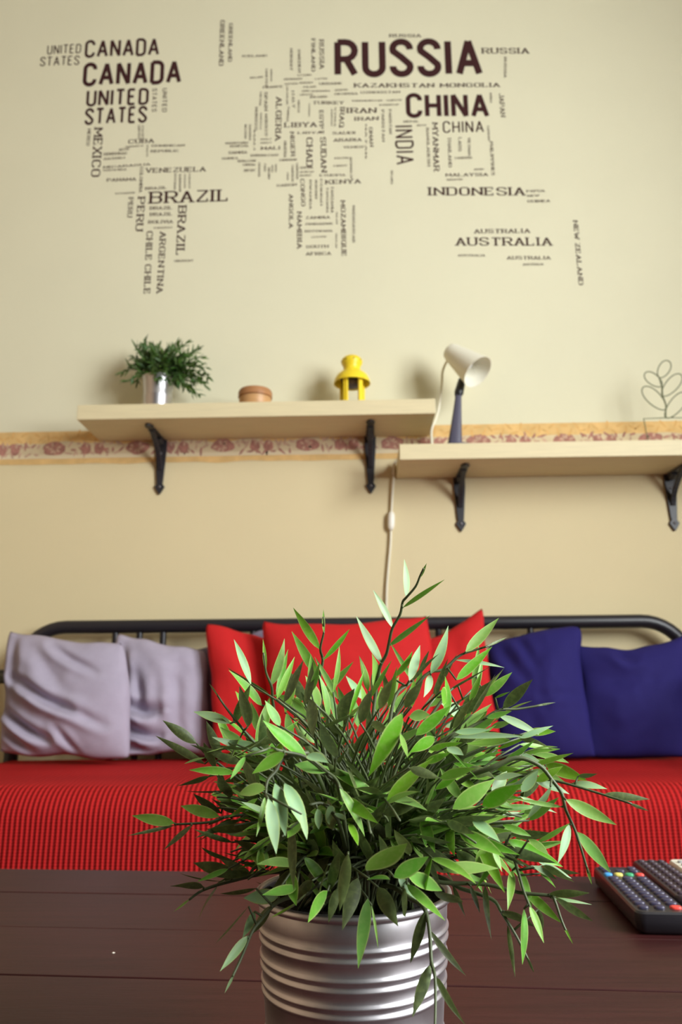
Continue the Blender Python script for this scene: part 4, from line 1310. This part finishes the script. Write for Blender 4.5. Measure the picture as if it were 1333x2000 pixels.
branch([(960, 1500), (1010, 1480), (1054, 1495), (1078, 1522), (1098, 1550), (1106, 1582), (1123, 1619), (1135, 1655), (1150, 1705)],
       [(1106, 1562, 1205, 1611, 27, 'g'), (1128, 1625, 1194, 1705, 25, 'g'), (1113, 1610, 1090, 1687, 18, 'p'), (1098, 1576, 1006, 1560, 10, 'g'), (1076, 1536, 1031, 1600, 21, 'p'), (1146, 1690, 1157, 1728, 7, 'g')], .5, .50)
branch([(840, 1720), (880, 1725), (948, 1727), (1015, 1743), (1073, 1749), (1083, 1756), (1098, 1799), (1112, 1830)],
       [(1073, 1746, 1152, 1744, 17, 'o'), (1085, 1752, 1159, 1799, 18, 'd'), (1078, 1754, 1157, 1767, 7, 'p'), (1024, 1738, 1098, 1803, 22, 'g'), (1098, 1801, 1120, 1844, 6, 'g'), (948, 1730, 961, 1836, 15, 'd'), (920, 1730, 938, 1784, 10, 'd'), (885, 1730, 910, 1792, 10, 'd')], .52, .5)
branch([(900, 1640), (960, 1650), (1001, 1675), (1012, 1700), (1024, 1742), (1042, 1785)],
       [(1035, 1770, 1063, 1842, 15, 'b'), (1012, 1695, 1040, 1782, 19, 'b'), (1001, 1700, 992, 1778, 17, 'b'), (1024, 1775, 1021, 1884, 17, 'b'), (990, 1640, 1100, 1693, 29, 'g'), (975, 1655, 1087, 1686, 22, 'o'), (997, 1630, 1074, 1626, 21, 'd'), (1033, 1639, 1073, 1671, 17, 'b'), (1060, 1691, 1123, 1723, 15, 'd'), (1042, 1691, 1089, 1718, 13, 'p'), (1055, 1706, 1086, 1734, 6, 'b')], .53, .49)
branch([(900, 1735), (961, 1756), (981, 1783), (1010, 1830), (1035, 1880)],
       [(984, 1779, 1046, 1811, 23, 'd'), (992, 1806, 1007, 1909, 11, 'o'), (1030, 1870, 1044, 1900, 6, 'o'), (1052, 1776, 1061, 1820, 13, 'o')], .52, .5)
branch([(800, 1755), (828, 1772), (839, 1814), (843, 1877), (850, 1907), (851, 1960), (850, 2010)],
       [(831, 1780, 802, 1881, 23, 'o'), (840, 1816, 911, 1906, 23, 'd'), (841, 1884, 806, 1987, 25, 'o'), (851, 1907, 910, 2002, 18, 'd')], .5, .455, ctl=1)
branch([(660, 1530), (601, 1481), (554, 1468), (530, 1461)],
       [(540, 1463, 464, 1478, 9, 'b'), (556, 1470, 493, 1511, 26, 'b'), (480, 1477, 450, 1522, 13, 'b'), (600, 1480, 514, 1407, 28, 'b')], .44, .42)
branch([(600, 1470), (555, 1480), (540, 1505), (523, 1525), (519, 1552)],
       [(520, 1540, 466, 1551, 26, 'b'), (518, 1556, 501, 1634, 11, 'b'), (524, 1560, 540, 1668, 29, 'p'), (537, 1530, 558, 1633, 31, 'p'), (556, 1530, 602, 1628, 31, 'p'), (590, 1590, 600, 1640, 14, 'p')], .44, .42)
branch([(700, 1600), (668, 1545), (655, 1520), (640, 1508)],
       [(640, 1508, 576, 1493, 29, 'b'), (664, 1540, 713, 1634, 18, 'b'), (669, 1556, 739, 1608, 27, 'g'), (684, 1606, 700, 1652, 17, 'b'), (600, 1475, 642, 1490, 20, 'p')], .45, .43)
branch([(660, 1600), (632, 1570), (605, 1572)], [(620, 1580, 623, 1620, 18, 'p'), (643, 1573, 644, 1611, 20, 'p'), (655, 1588, 676, 1602, 12, 'p')], .45, .44)
branch([(600, 1500), (540, 1470), (505, 1458), (450, 1393), (425, 1358)],
       [(430, 1365, 409, 1335, 6, 'd'), (450, 1413, 378, 1390, 21, 'p'), (520, 1470, 440, 1446, 23, 'p'), (484, 1420, 468, 1340, 25, 'd'), (470, 1440, 440, 1500, 18, 'd')], .56, .54)
branch([(560, 1560), (480, 1530), (432, 1495), (400, 1470)],
       [(384, 1452, 318, 1407, 22, 'o'), (400, 1492, 304, 1437, 17, 'o'), (419, 1501, 398, 1450, 18, 'd'), (432, 1481, 403, 1408, 22, 'o'), (409, 1517, 346, 1535, 13, 'd'), (400, 1480, 360, 1492, 8, 'd'), (460, 1500, 400, 1520, 14, 'd')], .6, .58)
branch([(580, 1620), (500, 1580), (450, 1560), (420, 1545)], [(439, 1545, 363, 1545, 15, 'd'), (432, 1589, 378, 1550, 17, 'd'), (456, 1589, 412, 1559, 19, 'd'), (480, 1575, 455, 1520, 18, 'd')], .6, .58)
branch([(560, 1620), (493, 1593), (439, 1596), (409, 1606), (344, 1610)],
       [(341, 1608, 258, 1593, 23, 'g'), (341, 1612, 250, 1632, 8, 'o'), (375, 1612, 320, 1660, 11, 'd'), (429, 1595, 353, 1574, 25, 'g'), (453, 1599, 390, 1642, 10, 'd'), (500, 1612, 455, 1625, 12, 'd'), (440, 1598, 405, 1612, 14, 'd')], .56, .54)
branch([(620, 1700), (530, 1704), (452, 1721), (398, 1738), (370, 1757)],
       [(370, 1757, 339, 1781, 5, 'd'), (398, 1733, 332, 1731, 19, 'd'), (425, 1730, 388, 1796, 19, 'd'), (439, 1721, 352, 1706, 8, 'd'), (456, 1704, 378, 1685, 26, 'o'), (520, 1700, 464, 1682, 24, 'd'), (560, 1690, 457, 1640, 36, 'd'), (555, 1660, 480, 1615, 30, 'd')], .55, .52)
branch([(600, 1745), (544, 1761), (507, 1800), (491, 1823), (470, 1874), (452, 1912)],
       [(456, 1905, 439, 1940, 6, 'p'), (484, 1828, 430, 1897, 18, 'p'), (497, 1780, 474, 1832, 17, 'p'), (486, 1770, 421, 1843, 7, 'd'), (545, 1750, 476, 1754, 32, 'p'), (500, 1735, 430, 1745, 9, 'd'), (530, 1770, 492, 1825, 18, 'd')], .5, .47)

# --- the dense body of the crown: leaves traced one by one, gathered into sprays
LEAVES = """
595,1381,535,1357,22,g,k|598,1370,553,1301,24,o,k|567,1357,551,1313,18,g,k|557,1392,578,1308,16,b,m|622,1386,597,1320,28,b,m
605,1365,612,1442,26,d,f|547,1418,518,1368,19,b,f|541,1455,525,1413,24,d,f|656,1480,627,1412,28,d,f|704,1412,728,1343,25,d,f
658,1408,693,1345,30,d,m|633,1422,692,1394,17,d,f|711,1365,676,1320,16,p,k|741,1385,768,1325,24,d,f|728,1400,746,1340,22,b,m
791,1383,827,1330,24,d,f|809,1370,825,1302,16,b,m|813,1436,880,1378,28,b,f|800,1400,840,1396,26,b,f|905,1395,862,1374,27,p,m
905,1424,952,1388,31,b,m|838,1446,848,1410,20,b,m|786,1393,720,1517,36,g,n|783,1433,797,1480,12,b,n|727,1410,765,1434,18,o,f
887,1440,1029,1439,14,p,m|912,1452,999,1446,32,b,m|970,1464,1048,1431,9,g,m|838,1464,904,1450,16,g,f|933,1487,976,1449,25,b,m
957,1494,1088,1486,23,g,m|1012,1479,1095,1463,14,b,m|1020,1474,1090,1459,9,b,m|1020,1547,1052,1504,23,p,m|961,1551,991,1506,25,p,f
885,1580,967,1522,35,g,f|943,1574,1021,1531,33,g,f|915,1500,968,1519,24,o,m|874,1460,906,1475,19,p,f|869,1455,939,1526,5,g,f
862,1350,873,1372,22,b,m|1033,1590,960,1592,11,p,m|924,1599,978,1645,23,p,f|932,1692,955,1640,22,g,f|965,1657,981,1703,11,b,f
893,1661,955,1721,31,o,f|716,1700,796,1647,40,b,n|770,1713,838,1673,33,b,n|797,1706,864,1740,31,b,n|721,1716,762,1718,18,b,n
795,1727,870,1798,19,b,n|779,1715,813,1757,18,p,n|739,1733,778,1809,33,o,n|788,1740,793,1790,24,d,n|700,1715,669,1817,31,o,n
719,1755,700,1892,27,g,n|680,1668,664,1779,27,o,n|726,1768,739,1852,6,b,n|748,1590,823,1566,25,o,f|755,1596,765,1637,23,d,f
800,1610,872,1558,32,d,f|815,1630,882,1646,23,d,f|845,1697,897,1685,27,d,f|872,1605,928,1629,20,o,f|640,1740,664,1662,24,d,f
560,1600,640,1560,26,d,m|620,1640,560,1690,30,d,m|650,1650,600,1720,28,d,m|700,1560,690,1490,28,d,m|740,1540,770,1480,26,d,m
660,1450,640,1390,26,d,m|690,1470,730,1420,24,d,m|760,1470,800,1440,22,d,m|780,1520,850,1490,26,d,m|820,1540,890,1520,26,d,m
850,1580,830,1520,24,o,m|760,1640,800,1590,24,d,m|690,1600,740,1550,26,d,m|620,1600,580,1540,28,d,m|590,1560,540,1500,26,d,m
600,1520,560,1580,26,d,m|640,1550,610,1500,24,d,m|700,1520,660,1470,26,d,m|600,1745,530,1792,24,d,n|640,1740,602,1802,22,d,n|580,1730,512,1748,24,d,n|850,1740,905,1762,20,d,n|660,1735,642,1802,20,o,n|560,1745,500,1722,22,d,m|850,1440,800,1470,24,g,m|870,1480,820,1450,20,b,m
900,1560,860,1500,24,g,m|930,1540,880,1510,18,b,m|880,1640,850,1590,26,d,m|840,1660,900,1640,24,d,m|860,1700,930,1690,22,d,m
560,1500,600,1430,24,d,m|520,1500,560,1440,22,g,m|500,1540,470,1480,22,d,m|480,1560,500,1500,20,d,m|570,1450,560,1390,20,g,m
590,1440,640,1400,20,g,k|650,1420,670,1370,20,g,k|700,1420,690,1360,16,b,k|670,1420,640,1350,18,b,k|760,1400,790,1350,18,b,k
850,1400,900,1370,18,b,k|870,1420,930,1400,18,p,k|960,1420,1000,1410,14,g,k|920,1480,960,1440,20,b,k|990,1540,1020,1500,18,g,k
940,1600,1000,1580,18,g,m|900,1610,950,1580,20,p,m|920,1640,980,1620,16,b,m|900,1670,940,1640,20,g,m|960,1690,1000,1650,14,g,m
540,1640,500,1690,26,d,m|520,1660,470,1680,22,d,m|580,1700,530,1740,26,d,m|610,1720,570,1760,22,d,f|640,1690,620,1760,24,d,f
680,1700,650,1640,24,d,f|720,1680,700,1620,22,d,f|760,1690,740,1630,22,d,f|800,1670,770,1620,22,d,f|650,1620,640,1560,24,d,f
720,1620,760,1560,22,d,f|820,1600,800,1540,22,d,m|860,1560,900,1530,22,o,m|780,1560,760,1500,22,d,m|560,1640,620,1610,22,d,m
830,1490,880,1470,18,g,f|800,1500,860,1520,20,o,f|860,1520,930,1500,22,g,f|770,1450,830,1420,16,g,m|890,1430,960,1425,14,p,m
830,1410,870,1400,18,b,m|920,1430,970,1400,20,b,m|600,1405,570,1365,20,g,m|640,1385,650,1335,16,g,k|480,1460,430,1420,20,g,m
470,1490,410,1470,18,o,m|450,1450,420,1390,18,g,k|490,1400,460,1350,18,b,k|505,1430,490,1370,18,g,m|575,1400,590,1340,16,g,k
680,1400,660,1340,18,g,k|715,1395,705,1335,14,b,k|760,1370,780,1320,14,b,k|880,1400,940,1370,20,b,m|840,1380,880,1340,18,g,k
"""
items = []
for line in LEAVES.strip().splitlines():
    for it in line.split('|'):
        q = it.split(',')
        items.append(([float(c) for c in q[:5]], q[5], q[6]))
for reg, dirs, num, cats in (((880, 1050, 1410, 1700), (-35, 40), 54, 'bgbgpo'), ((440, 570, 1430, 1720), (150, 215), 30, 'dgodp'), ((490, 950, 1330, 1430), (55, 125), 30, 'bggpd'), ((600, 860, 1440, 1600), (30, 150), 24, 'dogdb')):
    for q in range(num):
        x, y = rnd.uniform(reg[0], reg[1]), rnd.uniform(reg[2], reg[3])
        a = R(rnd.uniform(*dirs)); l = rnd.uniform(55, 95)
        items.append(([x, y, x + l * math.cos(a), y - l * math.sin(a), rnd.uniform(9, 19)], rnd.choice(cats), 'm'))
def ang_of(it):
    (x0, y0, x1, y1, w), _, _ = it
    return math.atan2(1640 - (y0 + y1) / 2, (x0 + x1) / 2 - 690)
items.sort(key=ang_of)
def spray(group):
    fo = Foliage()
    root = pot_point()
    for (x0, y0, x1, y1, w), cat, where in group:
        Y = depth_for((x0 + x1) / 2, (y0 + y1) / 2, where)
        if y1 > 1740 and 500 < x1 < 890: Y = min(Y, .485)
        b = put_leaf(fo, x0, y0, x1, y1, w, cat, Y)
        d = b - root
        c = root + Vector((d.x * .35, d.y * .35, max(d.z * .75, .03)))
        out = max(0, .07 - b.z + root.z)
        c.z += out * .5
        fo.stem(bez(root, c, b, 8), .0013, .0006, 5)
    fo.build('branch', [m_leaf, m_stem], plant)
k = 0
while k < len(items):
    n_ = rnd.choice((4, 5, 6))
    spray(items[k:k + n_]); k += n_
# --- inner stems and leaves that fill the heart of the crown
CROWN = [(470, 1330), (560, 1290), (640, 1330), (720, 1310), (860, 1270), (960, 1330), (1010, 1400), (1060, 1480), (1040, 1560), (1020, 1640), (1060, 1700), (980, 1750),
         (890, 1780), (800, 1800), (600, 1790), (520, 1750), (440, 1680), (450, 1600), (400, 1540), (410, 1470), (400, 1420)]
def in_crown(p):
    v = p - CAM; z = v.dot(FWD)
    x, y = 666.5 + FPX * v.dot(RT) / z, 1000 - FPX * v.dot(UP) / z
    ins = False
    for i in range(len(CROWN)):
        (xa, ya), (xb, yb_) = CROWN[i - 1], CROWN[i]
        if (ya > y) != (yb_ > y) and x < (xb - xa) * (y - ya) / (yb_ - ya) + xa: ins = not ins
    return ins
for s in range(44):
    fo = Foliage()
    a = 2 * math.pi * s / 44 * 5 + rnd.uniform(-.15, .15)
    root = pot_point(a, PR * .55)
    el = rnd.uniform(.0, 1.25)
    ln = rnd.uniform(.08, .16)
    tip = root + Vector((math.cos(a) * math.cos(el), math.sin(a) * math.cos(el) * .9, math.sin(el))) * ln
    c = root + Vector((0, 0, ln * .6 + .01))
    path = bez(root, c, tip, 14)
    kmax = max([i for i in range(15) if in_crown(path[i])] + [4])
    path = path[:kmax + 1]
    fo.stem(path, .0015, .0006, 6)
    for i in range(3, len(path)):
        for q in range(2 if i > 5 else 1):
            p = path[i]; d = (path[i] - path[i - 1]).normalized()
            dv = (d * .9 + Vector((rnd.uniform(-1, 1), rnd.uniform(-1, 1), rnd.uniform(-.6, .5)))).normalized()
            L = rnd.uniform(.026, .042)
            if p.y + dv.y * L < QY - .145 or not in_crown(p + dv * L): continue
            fo.leaf(p, p + dv * L, rnd.uniform(.0075, .0105), Vector((rnd.uniform(-.7, .7), rnd.uniform(-.7, .7), .8)), bow=rnd.uniform(-.02, .06), tint=(.5 + rnd.uniform(-.02, .015), rnd.uniform(.85, 1.1), rnd.uniform(.75, 1.1)), twist=rnd.uniform(-.6, .6))
    fo.build('branch', [m_leaf, m_stem], plant)
